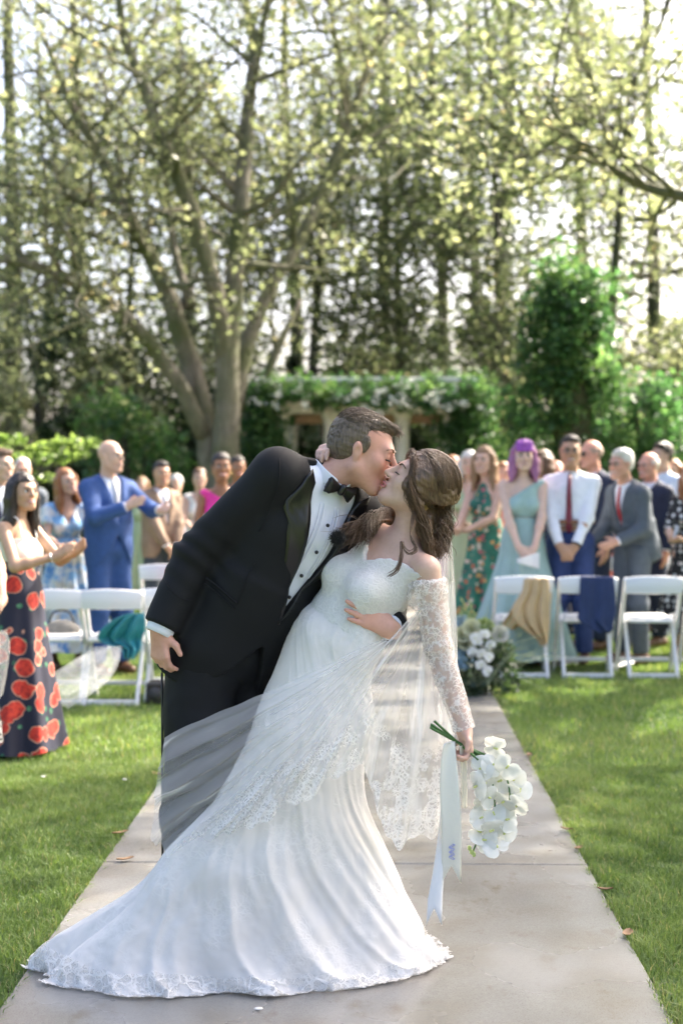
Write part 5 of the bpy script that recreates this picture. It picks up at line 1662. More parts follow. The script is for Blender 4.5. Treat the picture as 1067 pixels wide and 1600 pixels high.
q = MB(); q.tube([ph + A(-.025, -.006, .05), ph + A(-.025, -.009, .05)], .011, 12); q.build('camera_lens', M_DARKG, pe)
woman(312, 731, 15.4, 10, 'brown-haired woman far behind, between the tan jacket and the pink dress', SK_FAIR, 'bun', HR_BROWN, 'hold', top_m=M_CREAMK, sk=dict(r1=.3, hem=.2), cutfn=nk_v)
woman(371, 712, 14.6, 20, 'dark-haired guest half hidden behind the woman in hot pink', SK_BROWN, 'bun', HR_DARK, 'down', top_m=M_NAVYF, sk=dict(r1=.3, hem=.2), cutfn=nk_v)
woman(222, 745, 17, 0, 'small far guest seen between the bald man and the tan jacket', SK_FAIR, 'long', HR_LBROWN, 'down', top_m=M_PGREEN, sk=dict(r1=.3, hem=.2), cutfn=nk_v, length=.15)

# ================================================================= THE GUESTS, RIGHT
woman(707, 712, 14.2, -10, 'red-haired woman in pale pink lace beside the bride\'s hair', SK_FAIR, 'bob', HR_AUB, 'hold', top_m=M_PINKL, sk=dict(r1=.3, hem=.25), cutfn=nk_v, sleeve=.6)
woman(733, 704, 13.6, -8, 'grey-blond older woman in a pale green cardigan', SK_FAIR, 'bob', HR_GREY, 'hold', top_m=M_PGREEN, skirt_m=M_PGREEN, sk=dict(r1=.26, hem=.2, amp=.02), cutfn=nk_v, sleeve=1.8)
def c_green(J): arms(J, (.04, .3, 1.06), (-.04, .34, 1.04), (-.7, .6, 0), (.6, .7, .1), (0, -.4, .9), (0, -.4, .9))
woman(757, 697, 12.4, -42, 'long-haired blond woman in a dark green floral halter dress', SK_FAIR, 'long', HR_LBROWN, custom=c_green, top_m=M_GREENF, cutfn=nk_halter, look=-25, sk=dict(r1=.36, amp=.05, hem=.05, nf=10), length=.24)
woman(786, 722, 15.5, 0, 'dark-red-haired guest just visible left of the purple-haired woman', SK_ROSY, 'bob', HR_AUB, 'down', top_m=M_CORAL, sk=dict(r1=.3, hem=.2), cutfn=nk_v)
r_, J = woman(817, 688, 11.6, 2, 'purple-haired woman in a one-shoulder sage dress with clasped hands', SK_PALE, 'bob', HR_VIOLET, 'clasp', top_m=M_SAGE, cutfn=nk_one, sk=dict(r1=.42, amp=.045, hem=.06, nf=11), look=0)
hair(r_, J.H, 'fringe_only', HR_PURPLE, seed=3, part='fringe')
for sx in (-1, 1):
    F = Field()
    for k in range(4): F.cone(J.H.W(sx * (.076 + .004 * k), .012 - .006 * k, -.01), J.H.W(sx * .092, .0 - .008 * k, -.15 - .012 * k), .012, .007, .01)
    F.build('curl', HR_PINK, r_, .008)
nap = J.L(0, .27, .84); q = MB(); u = np.linspace(-1, 1, 9); q.grid(np.array([[nap + A(x * .085, -.03 + .02 * math.sin(3 * x), y * .04 + .025 * x * y) for x in u] for y in u])); o = q.build('napkin', plain('white_linen', (.78, .78, .78), .8, .03)); md = o.modifiers.new('t', 'SOLIDIFY'); md.thickness = .006
tag(o, 'folded white napkin in the hands of the woman in sage', 'napkin')
woman(846, 703, 13.2, -25, 'long brown-haired woman in navy floral behind the white shirt', SK_FAIR, 'long', HR_BROWN, 'down', top_m=M_NAVYF, sk=dict(r1=.32, hem=.1), cutfn=nk_v, length=.34, sleeve=.6, look=-60)
man(869, 720, 16.2, -5, 'far bald bearded man between the brown-haired woman and the white shirt', SK_ROSY, 'sides', HR_BROWN, 'down', coat=M_NAVY)
r_, J = man(891, 681, 11.7, -14, 'man in glasses, white shirt, burgundy tie and blue trousers', SK_TAN, 'short', HR_DARK, 'clasp', trs=M_BLUET, tie_m=M_TIER, glass='clear', belt_m=M_BELT, look=-4, sw=1.0)
q = MB(); a = np.linspace(0, 2 * math.pi, 15); w = J.wrL; d = nrm(J.elL - J.wrL); e1 = nrm(np.cross(d, A(0, 0, 1))); e2 = np.cross(d, e1)
q.tube([w + d * .01 + (e1 * math.cos(t) + e2 * math.sin(t)) * .04 for t in a], .009, 6, cap=False); q.build('watch', M_SHOEK, r_)
man(924, 688, 12.7, -58, 'bald man in wraparound sunglasses and navy suit', SK_ROSY, 'sides', plain('stubble', (.3, .22, .17), .7), 'down', coat=M_NAVY, glass='dark', look=-62, smile=False)
woman(961, 733, 14.8, -30, 'guest in a coral dress glimpsed behind the grey suit', SK_FAIR, 'bob', HR_GREY, 'down', top_m=M_CORAL, sk=dict(r1=.3, hem=.2), cutfn=nk_v)
def c_old(J): arms(J, (.12, .26, 1.02), (-.16, .3, 1.0), (-.3, .8, -.3), (.3, .8, -.3), (-1, 0, 0), (1, 0, 0), (.5, -1, -.2), (-.5, -1, -.2))
man(985, 703, 11.75, -58, 'white-haired man in glasses and a slate-grey suit, stooping', SK_ROSY, 'side', HR_GREY, custom=c_old, coat=M_GREY, tie_m=M_TIERED, glass='clear', look=-52, lean=.16, hem=-.64)
man(1014, 707, 13.0, -50, 'older white-haired man in glasses and a navy jacket', SK_ROSY, 'sides', HR_GREY, 'down', coat=M_NAVY, glass='clear', look=-55)
man(1034, 692, 14.0, -55, 'young man with dark wavy hair in a pale blue shirt', SK_FAIR, 'side', HR_DARK, 'down', trs=M_NAVY, shirt_m=M_SHIRTB, look=-60, smile=False)
woman(1052, 718, 15.2, -35, 'brown-haired guest far behind at the right edge', SK_FAIR, 'bob', HR_AUB, 'down', top_m=wool('black_crepe', (.02, .02, .022)), sk=dict(r1=.3, hem=.2), cutfn=nk_v, sleeve=1.8)
woman(1080, 722, 12.3, -30, 'red-haired woman in black with white polka dots cut by the right edge', SK_FAIR, 'bob', HR_AUB, 'hold', top_m=M_DOTS, skirt_m=M_DOTS, sk=dict(r1=.34, hem=.2), cutfn=nk_v, sleeve=1.3)

# ================================================================= THE COUPLE
# ---- groom
G = Fig(); G.sex = 'm'; G.s = 1.04
G.pel = P(350, 1020, 4.56); G.neck = P(508, 752, 4.50); G.u = nrm(G.neck - G.pel)
_l = A(.82, .57, 0); G.l = nrm(_l - G.u * _l.dot(G.u)); G.f = np.cross(G.l, G.u); G.fg = nrm(A(G.f[0], G.f[1], 0)); G.lg = G.l
G.shL = G.neck + G.l * .19 - G.u * .05; G.shR = G.neck - G.l * .18 - G.u * .045
G.elR = P(306, 868, 4.44); G.wrR = P(250, 985, 4.38); G.hdR = (A(.02, -.05, -1), A(.55, .83, 0))
G.elL = P(600, 950, 4.66); G.wrL = P(608, 982, 4.36); G.hdL = (A(-.8, -.26, .46), A(-.2, .95, -.1))
G.H = Head(P(566, 705, 4.50), A(.94, -.12, -.30), A(.31, 0, .95), 1.01); G.closed = True
G.hipR, G.knR, G.anR = P(312, 1050, 4.50), P(306, 1270, 4.44), P(300, 1462, 4.46)
G.hipL, G.knL, G.anL = P(392, 1050, 4.64), P(398, 1270, 4.66), P(404, 1435, 4.70)
G.H_ = 1.9; G.defl = -.03; G.hs = .93
gr = empty('person', (G.pel[0], G.pel[1], 0), 'groom in a black tuxedo and bow tie bending to kiss the bride', 'person')
M_TUX = None
def m_tux():
    t = NT('tuxedo_wool'); c = t.coord('Object'); n = t.noise(c, 500, 2); n2 = t.noise(c, 5, 3)
    col = t.ramp(n2, [(.3, (.0032, .0036, .0048)), (.7, (.0055, .006, .0075))])
    return t.done(t.bsdf(col, .75, t.bump(n, .25, .001), Specular_IOR_Level=.3))
M_TUX = m_tux(); M_SATIN = plain('black_satin', (.006, .006, .007), .3, .1, 10)
SK_GROOM = skin('skin_groom', (.60, .355, .27), .4)
body(gr, G, SK_GROOM, .0042, hand_kw={'R': dict(curl=(.45, .55, .35), spread=.02, th=.1), 'L': dict(curl=(.02, .12, .15), spread=.10, th=-.1)}, jaw=1.12)
face_parts(gr, G.H, 'm', m_hair('brow_groom', (.08, .045, .025), (.16, .1, .06)), smile=False, closed=True, lips=plain('lips_groom', (.47, .24, .19), .5, .1, 40))
HR_GROOM = m_hair('hair_groom', (.05, .036, .025), (.17, .125, .085), .4)
def strands(root, name, mat, paths, rad, sides=3):
    """many thin hairs joined into one part"""
    q = MB()
    for p in paths: 
        m = len(p); q.tube(p, rad * np.concatenate([np.ones(m - 2), [.8, .2]]) if np.isscalar(rad) else rad, sides, cap=False)
    return tag(q.build(name, mat, root), kind='stuff')
def groom_hair():
    H = G.H; F = Field(); R = H.R; k = H.k
    F.ell(H.W(0, -.025, .042), A(.079, .094, .0855) * k, R, .02); F.ell(H.W(0, -.046, .002), A(.0785, .068, .072) * k, R, .02)
    F.ell(H.W(.004, .03, .096), A(.05, .046, .018) * k, R, .03); F.ell(H.W(.012, .066, .088), A(.034, .02, .014) * k, R, .02)
    for sx in (-1, 1): F.ell(H.W(sx * .072, .014, .018), A(.007, .012, .024) * k, R, .012)
    V, Fq = F.mesh_data(.0045, 1); N = vnormals(V, Fq); q = H.loc(V)
    V = V + N * (.0016 * vnoise(np.stack([q[:, 0] * 160, q[:, 1] * 40, q[:, 2] * 160], -1), 4))[:, None]
    o = build('hair', V, Fq, HR_GROOM, gr)
    rg = np.random.default_rng(3); idx = rg.choice(len(V), 3800); ps = []
    for i in idx:
        if (V[i] - H.o).dot(N[i]) < .03: continue
        ql = H.loc(V[i:i + 1])[0]
        comb = H.R @ nrm(A(.15, .85 if ql[2] > .07 else -.5, .1 if ql[2] > .07 else -.75) + rg.normal(0, .22, 3)); d = nrm(comb - N[i] * comb.dot(N[i]))
        L = rg.uniform(.006, .013) if ql[2] < .07 else rg.uniform(.03, .05); t = np.linspace(0, 1, 5)[:, None]
        ps.append(V[i] - N[i] * .002 + d * L * t + N[i] * (.0045 * np.sin(t * 2.6) - .004 * t) + A(0, 0, 0))
    strands(o, 'strands', HR_GROOM, ps, .00055)
groom_hair()
# shirt, tuxedo
shirt(gr, G, plain('dress_shirt', (.72, .75, .83), .7, .04, 10, .2, 260), .008, seed=5, end=.985, infl=.008, wk=.0025)
def tux_disp(V):
    q = G.loc(V); base = .0028 * vnoise(V * 7, 3) + .0014 * vnoise(V * 17, 4)
    for sd in ('R', 'L'):                     # creases bunching at the elbows
        el = getattr(G, 'el' + sd); sh = getattr(G, 'sh' + sd); d = np.linalg.norm(V - el, axis=1); ax = nrm(getattr(G, 'wr' + sd) - sh)
        base += .006 * np.exp(-(d / .11) ** 2) * np.sin(((V - el) @ ax) * 95 + 3 * vnoise(V * 9, 8))
    return base
jk = jacket(gr, G, M_TUX, .0075, hem=-.735, vdepth=.43, vw=.1, seed=2, end=.95, sh_r=(.074, .066, .055), disp=tux_disp)
def groom_lapels():
    vdepth, vw, s = .43, .1, G.s
    for sx in (-1, 1):
        V = []
        for t in np.linspace(0, 1, 16):
            z = -vdepth * s + t * (vdepth - .005) * s
            wd = .07 * s * min(1, t * 1.9) * (1 if t < .74 else max(.45, 1.25 - (t - .74) * 3.2)) + (.02 if .66 < t < .76 else 0)
            V.append([G.W(sx * (vw * s * t * .96 + u * wd - .004), surf_y(G, vw * s * t + u * wd, z) + .034 - .004 * u - .01 * (t > .9), z + .035 * u * min(1, 2 * t)) for u in np.linspace(0, 1, 6)])
        q = MB(); q.grid(np.array(V)); o = q.build('lapel', M_SATIN, gr); md = o.modifiers.new('thickness', 'SOLIDIFY'); md.thickness = .005; md.offset = 0
groom_lapels()
# chest pocket flap seam, waist pocket
jv = np.array([v.co[:] for v in jk.data.vertices]); _Ci = np.array(_CM.inverted()); jc = (jv - A(0, 0, CAM_H)) @ _Ci.T
jpx = np.stack([533.5 - FPX * jc[:, 0] / jc[:, 2], 800 + FPX * jc[:, 1] / jc[:, 2]], -1)
def on_jacket(px, py, lift=.002):
    k = np.hypot(jpx[:, 0] - px, jpx[:, 1] - py) < 7
    return P(px, py, (jv[k, 1].min() if k.any() else 4.4) - lift)
for nm, r, pts in (('pocket_welt', .0035, [(322, 903), (340, 916), (356, 930), (371, 943)]), ('pocket_welt', .002, [(319, 911), (336, 924), (352, 938), (367, 951)]), ('dart_seam', .0012, [(398, 880), (385, 905), (372, 943)]), ('sleeve_seam', .0018, [(437, 716), (436, 750), (425, 790), (405, 830)]), ('sleeve_seam', .0012, [(255, 905), (270, 925), (285, 935), (300, 938)])):
    q = MB(); q.tube(spline([on_jacket(*p) for p in pts], 16), r, 5); q.build(nm, M_TUX, gr)
trousers(gr, G, M_TUX, .0095, r=(.108, .098, .088), seed=8)
shoes(gr, G, M_SHOEK)
# trouser braid
q = MB(); q.tube(spline([G.hipR + A(-.118, -.01, 0), G.knR + A(-.103, -.01, 0), G.anR + A(-.09, -.01, .05)], 16), .004, 5); q.build('side_stripe', M_SATIN, gr)
# bow tie : two wings and a knot
F = Field(); c = G.W(0, .082, .012)
for sx in (-1, 1):
    F.cone(c + G.l * sx * .006, c + G.l * sx * .056 + G.f * .004 - G.u * .004, .012, .029, .008, flat=(.33, G.f), cap=True)
    F.cone(c + G.l * sx * .006 + G.f * .008, c + G.l * sx * .048 + G.f * .012 - G.u * .01, .010, .023, .006, flat=(.3, G.f), cap=True)
bt = F.build('bow_tie', M_SATIN, gr, .004)
F = Field(); F.cone(c + G.f * .012 - G.u * .008, c + G.f * .012 + G.u * .008, .012, .012, .005); F.build('knot', M_SATIN, bt, .004)
# collar wings
for sx in (-1, 1):
    pts = np.array([[G.W(sx * (.02 + .0 * t), .083, .0 + .035 * v), G.W(sx * .045, .07, -.002 + .04 * v), G.W(sx * .066, .03, .004 + .042 * v), G.W(sx * .066, -.02, .01 + .045 * v)] for v, t in ((0, 0), (.5, 0), (1, 0))])
    q = MB(); q.grid(pts); o = q.build('collar', M_SHIRT, gr); md = o.modifiers.new('t', 'SOLIDIFY'); md.thickness = .004
    sb = o.modifiers.new('soften', 'SUBSURF'); sb.levels = 2; sb.render_levels = 2
for z in (-.10, -.185, -.27, -.345):
    q = MB(); q.ball(G.W(.0, surf_y(G, 0, z * G.s) + .02, z * G.s), .0062, nu=8, nv=6); q.build('stud', M_SATIN, gr)
q = MB()
for x in (-.035, -.022, .022, .035):     # pleats of the shirt front
    q.tube([G.W(x * 1.1, surf_y(G, abs(x), z) + .0125, z) for z in np.linspace(-.04, -.40, 20)], .0025, 5, flat=.5)
q.build('pleats', M_SHIRT, gr)
# shirt cuff
d = nrm(G.wrR - G.elR); a = np.linspace(0, 2 * math.pi, 25); e1 = nrm(np.cross(d, A(0, 1, 0))); e2 = np.cross(d, e1)
q = MB(); q.grid(np.array([[G.wrR + d * z + (e1 * math.cos(t) * 1.0 + e2 * math.sin(t)) * r for t in a] for z, r in ((-.06, .045), (-.005, .044), (.012, .043), (.012, .039), (-.05, .038))])); q.build('cuff', M_SHIRT, gr)
# wedding ring
fr = G.wrL + nrm(G.hdL[0]) * .105
# lavalier microphone windscreen clipped to the far lapel
mc = P(527, 841, 4.30); mic = empty('microphone', mc, 'fuzzy black windscreen of a clip-on microphone on the groom\'s lapel', 'microphone')
q = MB(); q.ball(mc, .016, nu=14, nv=10); q.build('capsule', plain('black_foam', (.01, .01, .01), .9), mic)
rg = np.random.default_rng(9); d = rg.normal(0, 1, (700, 3)); d /= np.linalg.norm(d, axis=1)[:, None]; ps = [mc + np.outer(np.linspace(.012, rg.uniform(.021, .029), 4), v + rg.normal(0, .12, 3)) for v in d]
strands(mic, 'fur', plain('black_fur', (.012, .012, .013), .8), ps, .0007)

# ---- bride
B = Fig(); B.sex = 'f'; B.s = .95
B.neck = P(634, 838, 4.47); B.u = nrm(A(.555, .02, .832)); B.wk = 1.24; B.bust = .08; B.nopel = True; B.ears = False; _l = A(.65, -.70, -.30); B.l = nrm(_l - B.u * _l.dot(B.u)); B.f = np.cross(B.l, B.u)
B.pel = B.neck - B.u * .515; B.fg = nrm(A(B.f[0], B.f[1], 0)); B.lg = B.l
B.shL = B.neck + B.l * .15 - B.u * .05; B.shR = B.neck - B.l * .15 - B.u * .04
B.elL = P(684, 1012, 4.36); B.wrL = P(724, 1136, 4.33); B.hdL = (A(.12, -.08, -1), A(-.85, -.45, .0))
B.elR = P(575, 786, 4.80); B.wrR = P(531, 697, 4.565); B.hdR = (A(-.5, -.72, -.08), A(-.15, -.3, -1))
B.H = Head(P(653, 759, 4.45), A(-.80, -.16, .56), A(.57, -.05, .82), .92); B.closed = True
br = empty('person', (P(500, 1500, 4.5)[0], 4.5, 0), 'bride in a white lace gown and veil leaning back into the kiss', 'person')
SK_BRIDE = skin('skin_bride', (.60, .405, .32), .2)
body(br, B, SK_BRIDE, .0042, hand_kw={'L': dict(curl=(.75, .95, .6), th=.3), 'R': dict(curl=(.35, .5, .3), spread=.06)})
face_parts(br, B.H, 'f', m_hair('brow_bride', (.05, .028, .016), (.1, .06, .03)), smile=False, closed=True, lips=plain('lips_rose', (.5, .17, .16), .35, .1, 40))

def m_lace(name, alpha_lo=1.0, base=(.84, .83, .80), motif=26, ground=.0, uvb=False, cover=.5, soft=False):
    """white lace : raised floral cording, optionally over open net"""
    t = NT(name); c = t.coord('Object')
    cn = t.n('TexNoise'); cn.inputs['Scale'].default_value = 18; t.l(c, cn.inputs['Vector'])
    w = t.n('VectorMath'); w.operation = 'MULTIPLY_ADD'; t.l(cn.outputs['Color'], w.inputs[0]); w.inputs[1].default_value = (.05, .05, .05); t.l(c, w.inputs[2])
    cell = t.voro(w.outputs[0], motif, 'DISTANCE_TO_EDGE'); fine = t.voro(w.outputs[0], motif * 3.1, 'DISTANCE_TO_EDGE')
    cord = t.ramp(cell, [(.0, 1.), (.10, .6), (.16, 0.)]); web = t.ramp(fine, [(.02, 1.), (.12, 0.)])
    mot = t.ramp(t.noise(c, motif * .45, 2), [(cover - .06, 0.), (cover + .04, 1.)])
    hgt = t.math('MAXIMUM', t.math('MULTIPLY', cord, 1.), t.math('MULTIPLY', web, mot))
    if soft: hgt = t.math('MULTIPLY', hgt, t.ramp(t.noise(c, 7, 3), [(.46, 0.), (.58, 1.)]))
    col = t.mix(hgt, [x * .96 for x in base], [min(1, x * 1.05) for x in base])
    nm = t.bump(hgt, .22 if soft else .5, .003)
    d = t.bsdf(col, .75, nm, Specular_IOR_Level=.2, Sheen_Weight=.15)
    tl = t.n('BsdfTranslucent'); tl.inputs[0].default_value = (*base, 1); t.l(nm, tl.inputs['Normal'])
    mx = t.n('MixShader'); mx.inputs[0].default_value = .25; t.l(d, mx.inputs[1]); t.l(tl.outputs[0], mx.inputs[2])
    sh = mx.outputs[0]
    if alpha_lo < 1:
        a = t.math('MAXIMUM', t.math('MULTIPLY', t.math('MAXIMUM', cord, web), mot), alpha_lo)
        tp = t.n('BsdfTransparent'); m2 = t.n('MixShader'); t.l(a, m2.inputs[0]); t.l(tp.outputs[0], m2.inputs[1]); t.l(sh, m2.inputs[2]); sh = m2.outputs[0]
    return t.done(sh)
M_LACE = m_lace('bridal_lace', 1.0, motif=60)
M_LACE_SL = m_lace('sleeve_lace', .30, motif=64, cover=.45)
M_LACE_B = m_lace('gown_lace', 1.0, motif=48, soft=True)

# bodice with an off-shoulder band
def bodice_bride():
    F = Field(); F.infl = .010; s = B.s
    add_torso(F, B); F.infl = 0
    def c(p):
        q = B.loc(p); x = q[:, 0]
        edge = -.105 + .03 * np.minimum(np.abs(x), .1) / .1 - .03 * np.exp(-(x / .035) ** 2) + .006 * np.abs(np.sin(x * 130)) - .5 * np.maximum(-x - .09, 0)
        return q[:, 2] - edge
    F.cut(c)
    F.cut(lambda p: -(B.loc(p)[:, 2] + .36))
    return F.build('bodice', M_LACE, br, .0065, 1, lambda V: .0012 * vnoise(V * 30, 2) + .0025 * np.sin((V @ nrm(B.u * .8 + B.l * .5)) * 85) * .25)
bodice_bride()
for sd in 'LR':
    F = Field(); sh, el, wr = getattr(B, 'sh' + sd), getattr(B, 'el' + sd), getattr(B, 'wr' + sd)
    t0 = sh + (el - sh) * .16
    F.cone(t0, el, .053, .044, .02, cap=True); F.cone(el, wr + nrm(wr - el) * .012, .044, .034, .02, cap=True)
    F.cone(t0 + nrm(el - sh) * .012, t0 + nrm(el - sh) * .05 + (B.neck - sh) * .35 - B.u * .03, .05, .045, .03)
    V, Fq = F.mesh_data(.006, 1); V = V + vnormals(V, Fq) * (.003 * vnoise(V * 22, 7))[:, None]
    # open the tube at the wrist and shoulder so the sleeve is a single skin
    ax = nrm(wr - el); ctr = V[Fq].mean(1)
    keep = ((ctr - wr) @ ax < .008) & ~(((ctr - t0) @ nrm(el - sh) < .003) & (np.linalg.norm(ctr - t0, axis=1) < .05))
    build('sleeve', V, Fq[keep], M_LACE_SL, br)

# skirt and train
def gown():
    rows = [  # left px,py,Y | right px,py,Y | front, back bulge
        (408, 1092, 4.47, 586, 1125, 4.43, .165, .17), (386, 1165, 4.44, 568, 1190, 4.43, .18, .19), (340, 1250, 4.38, 568, 1250, 4.44, .19, .23),
        (262, 1330, 4.31, 592, 1320, 4.44, .20, .3), (208, 1398, 4.30, 622, 1390, 4.44, .215, .38), (134, 1450, 4.30, 654, 1455, 4.44, .235, .44), (82, 1494, 4.30, 672, 1496, 4.44, .255, .48), (64, 1530, 4.30, 680, 1504, 4.43, .27, .5)]
    tab = []
    for a_, lx, fy in ((.47, .128, .112), (.36, .155, .112), (.2, .168, .125)):
        C = B.T(a_); tab.append(np.concatenate([C, B.l * lx, B.f * fy, -B.f * fy]))
    for a, b, c, d, e, f, g, h in rows:
        L, R = P(a, b, c), P(d, e, f); tab.append(np.concatenate([(L + R) / 2, (R - L) / 2, A(0, -g, 0), A(0, h, 0)]))
    n, m = 420, 150
    tab = spline(np.array(tab), m); V = np.zeros((m, n, 3)); th = np.linspace(0, 2 * math.pi, n, endpoint=False)
    ct, st_ = np.cos(th), np.sin(th)
    for i in range(m):
        t = i / (m - 1); C, a_, bf, bb = tab[i, :3], tab[i, 3:6], tab[i, 6:9], tab[i, 9:12]
        tw = 2.0 * (1 - t) ** 1.2                 # folds sweep from the right hip down to the train
        g = np.clip((t - .16) / .84, 0, 1)
        p1 = th + tw; q = lambda k, z, sd: vnoise(np.stack([np.cos(p1) * k + 20, np.sin(p1) * k + 20, np.full(n, z)], -1), sd)
        f1 = 1 - 2 * np.abs(q(2.6, t * 1.6, 31)) ** 1.0; f2 = 1 - 2 * np.abs(q(5.5, t * 2.4, 32)) ** .9; f3 = q(13, t * 3, 33)
        sharp = .75 * f1 + .24 * f2 + .2 * f3 - .15
        amp = .004 + .055 * g ** 1.2
        r = 1 + 0 * th
        lob = np.exp(-((np.abs(th - math.pi)) / .5) ** 2) * g ** 3      # the train's soft rolled lobes
        r = r + lob * (.09 * np.cos(10 * (th - math.pi) + .5) - .02)
        X = C[None] + a_[None] * (ct * r)[:, None] + np.where((st_ < 0)[:, None], bf[None] * (-st_ * r)[:, None], bb[None] * (st_ * r)[:, None])
        nv = nrm(a_)[None] * (ct * .8)[:, None] + np.where((st_ < 0)[:, None], nrm(bf)[None] * (-st_)[:, None], nrm(bb)[None] * st_[:, None])
        X = X + nv * (sharp * amp)[:, None]
        if t > .78: X[:, 2] += .05 * (t - .78) / .22 * np.maximum(0, f2) * (1 - .75 * (t > .975))
        V[i] = X
    V[:, :, 2] = np.maximum(V[:, :, 2], .004 + .006 * np.abs(np.sin(th * 46))[None] * (np.arange(m)[:, None] > m - 3))
    flat = V.reshape(-1, 3)
    wr = .0045 * vnoise(flat * A(26, 26, 18), 5) + .011 * vnoise(flat * A(10, 10, 8), 6) + .0016 * vnoise(flat * 75, 9)
    flat = flat + np.stack([0 * wr, -wr, .5 * wr], -1); flat[:, 2] = np.maximum(flat[:, 2], .003)
    i = np.arange(m - 1)[:, None] * n; j = np.arange(n)[None]; j2 = (j + 1) % n
    Fq = np.stack([i + j, i + n + j, i + n + j2, i + j2], -1).reshape(-1, 4)
    return build('gown_skirt', flat, Fq, M_LACE_B, br), flat.reshape(m, n, 3)
gown_o, GV = gown()
# scalloped lace border along the hem, lying just outside the skirt
def hem_lace():
    m, n = GV.shape[:2]; th = np.linspace(0, 2 * math.pi, n, endpoint=False)
    out = []
    for k, i in enumerate(range(m - 20, m)):
        r = GV[i].copy(); C = r.mean(0); d = r - C; d[:, 2] = 0; d /= np.linalg.norm(d, axis=1)[:, None] + 1e-9
        r += d * (.005 + (.012 * np.abs(np.sin(th * 40)) if i == m - 1 else 0 * th))[:, None]; r[:, 2] += .003 + (0 if i < m - 1 else .002); out.append(r)
    V = np.array(out); V = np.concatenate([V, V[:, :1]], 1); q = MB(); q.grid(V)
    q.build('lace_hem', m_lace('hem_lace', .0, motif=30, cover=.40), gown_o)
hem_lace()

# ---- veil
def m_tulle(name, a0, a1):
    t = NT(name); uv = t.coord('UV')
    sx = t.n('SeparateXYZ'); t.l(uv, sx.inputs[0])
    st = t.n('Mapping'); st.inputs['Scale'].default_value = (14, 1.4, 1); t.l(uv, st.inputs[0])
    streak = t.ramp(t.noise(st.outputs[0], 1.0, 3, .55), [(.3, a0), (.58, a1 * .8), (.64, min(.85, a1 * 1.7)), (.70, a1)])
    c = t.coord('Object'); cn = t.n('TexNoise'); cn.inputs['Scale'].default_value = 16; t.l(c, cn.inputs['Vector'])
    w = t.n('VectorMath'); w.operation = 'MULTIPLY_ADD'; t.l(cn.outputs['Color'], w.inputs[0]); w.inputs[1].default_value = (.06, .06, .06); t.l(c, w.inputs[2])
    cord = t.ramp(t.voro(w.outputs[0], 38, 'DISTANCE_TO_EDGE'), [(.03, 1.), (.16, .35)]); fine = t.ramp(t.voro(w.outputs[0], 95, 'DISTANCE_TO_EDGE'), [(.03, 1.), (.18, .4)])
    mot = t.ramp(t.noise(c, 13, 3), [(.40, 0.1), (.48, 1.)])
    # lace border near the free edge (v -> 1) where u is past the billowing end
    edge = t.math('MULTIPLY', t.ramp(sx.outputs[1], [(.66, 0.), (.74, 1.)]), t.ramp(sx.outputs[0], [(.30, 0.), (.38, 1.)]))
    lace = t.math('MULTIPLY', t.math('MULTIPLY', t.math('MAXIMUM', cord, fine), mot), edge)
    al = t.math('MAXIMUM', streak, t.math('MULTIPLY', lace, .92), True)
    d = t.n('BsdfDiffuse'); d.inputs[0].default_value = (.83, .83, .82, 1); tl = t.n('BsdfTranslucent'); tl.inputs[0].default_value = (.83, .83, .82, 1)
    m1 = t.n('MixShader'); m1.inputs[0].default_value = .45; t.l(d.outputs[0], m1.inputs[1]); t.l(tl.outputs[0], m1.inputs[2])
    tp = t.n('BsdfTransparent'); m2 = t.n('MixShader'); t.l(al, m2.inputs[0]); t.l(tp.outputs[0], m2.inputs[1]); t.l(m1.outputs[0], m2.inputs[2])
    return t.done(m2.outputs[0])
M_TULLE = m_tulle('tulle', .20, .48); M_TULLE_B = m_tulle('tulle_back', .28, .55)
def veil_sheet(name, top, hem, mids, m=70, n=220, amp=.03, fr=(11, 23), seed=0):
    """top, mids..., hem : lists of (px,py,Y) with matching parameter from one side to the other"""
    ctrl = [spline([P(*q) for q in row], n) for row in [top] + mids + [hem]]
    ctrl = np.array(ctrl); V = np.zeros((m, n, 3)); u = np.linspace(0, 1, n)
    for j in range(n): V[:, j] = spline(ctrl[:, j], m)
    v = np.linspace(0, 1, m)[:, None]
    f = (np.sin(fr[0] * 2 * math.pi * u + seed)[None] * .6 + np.sin(fr[1] * 2 * math.pi * u + 1.3 * seed + 2 * v) * .4) * (.15 + .85 * v) * amp
    W_ = V.reshape(-1, 3); nz = (vnoise(W_ * 6, 41) * .030 + vnoise(W_ * 15, 42) * .012).reshape(m, n) * (.2 + .8 * v)
    V[:, :, 1] += f + nz
    V[:, :, 2] += .35 * f + .5 * nz
    sc = .012 * np.abs(np.sin(u * 44)) ; V[-1, :, 2] -= sc; V[-2, :, 2] -= sc * .5
    uv = np.stack(np.broadcast_arrays(u[None], v), -1).reshape(-1, 2)
    i = np.arange(m - 1)[:, None] * n; j = np.arange(n - 1)[None]
    Fq = np.stack([i + j, i + j + 1, i + n + j + 1, i + n + j], -1).reshape(-1, 4)
    return build(name, V.reshape(-1, 3), Fq, M_TULLE_B if name == 'veil_back' else M_TULLE, br, True, uv)
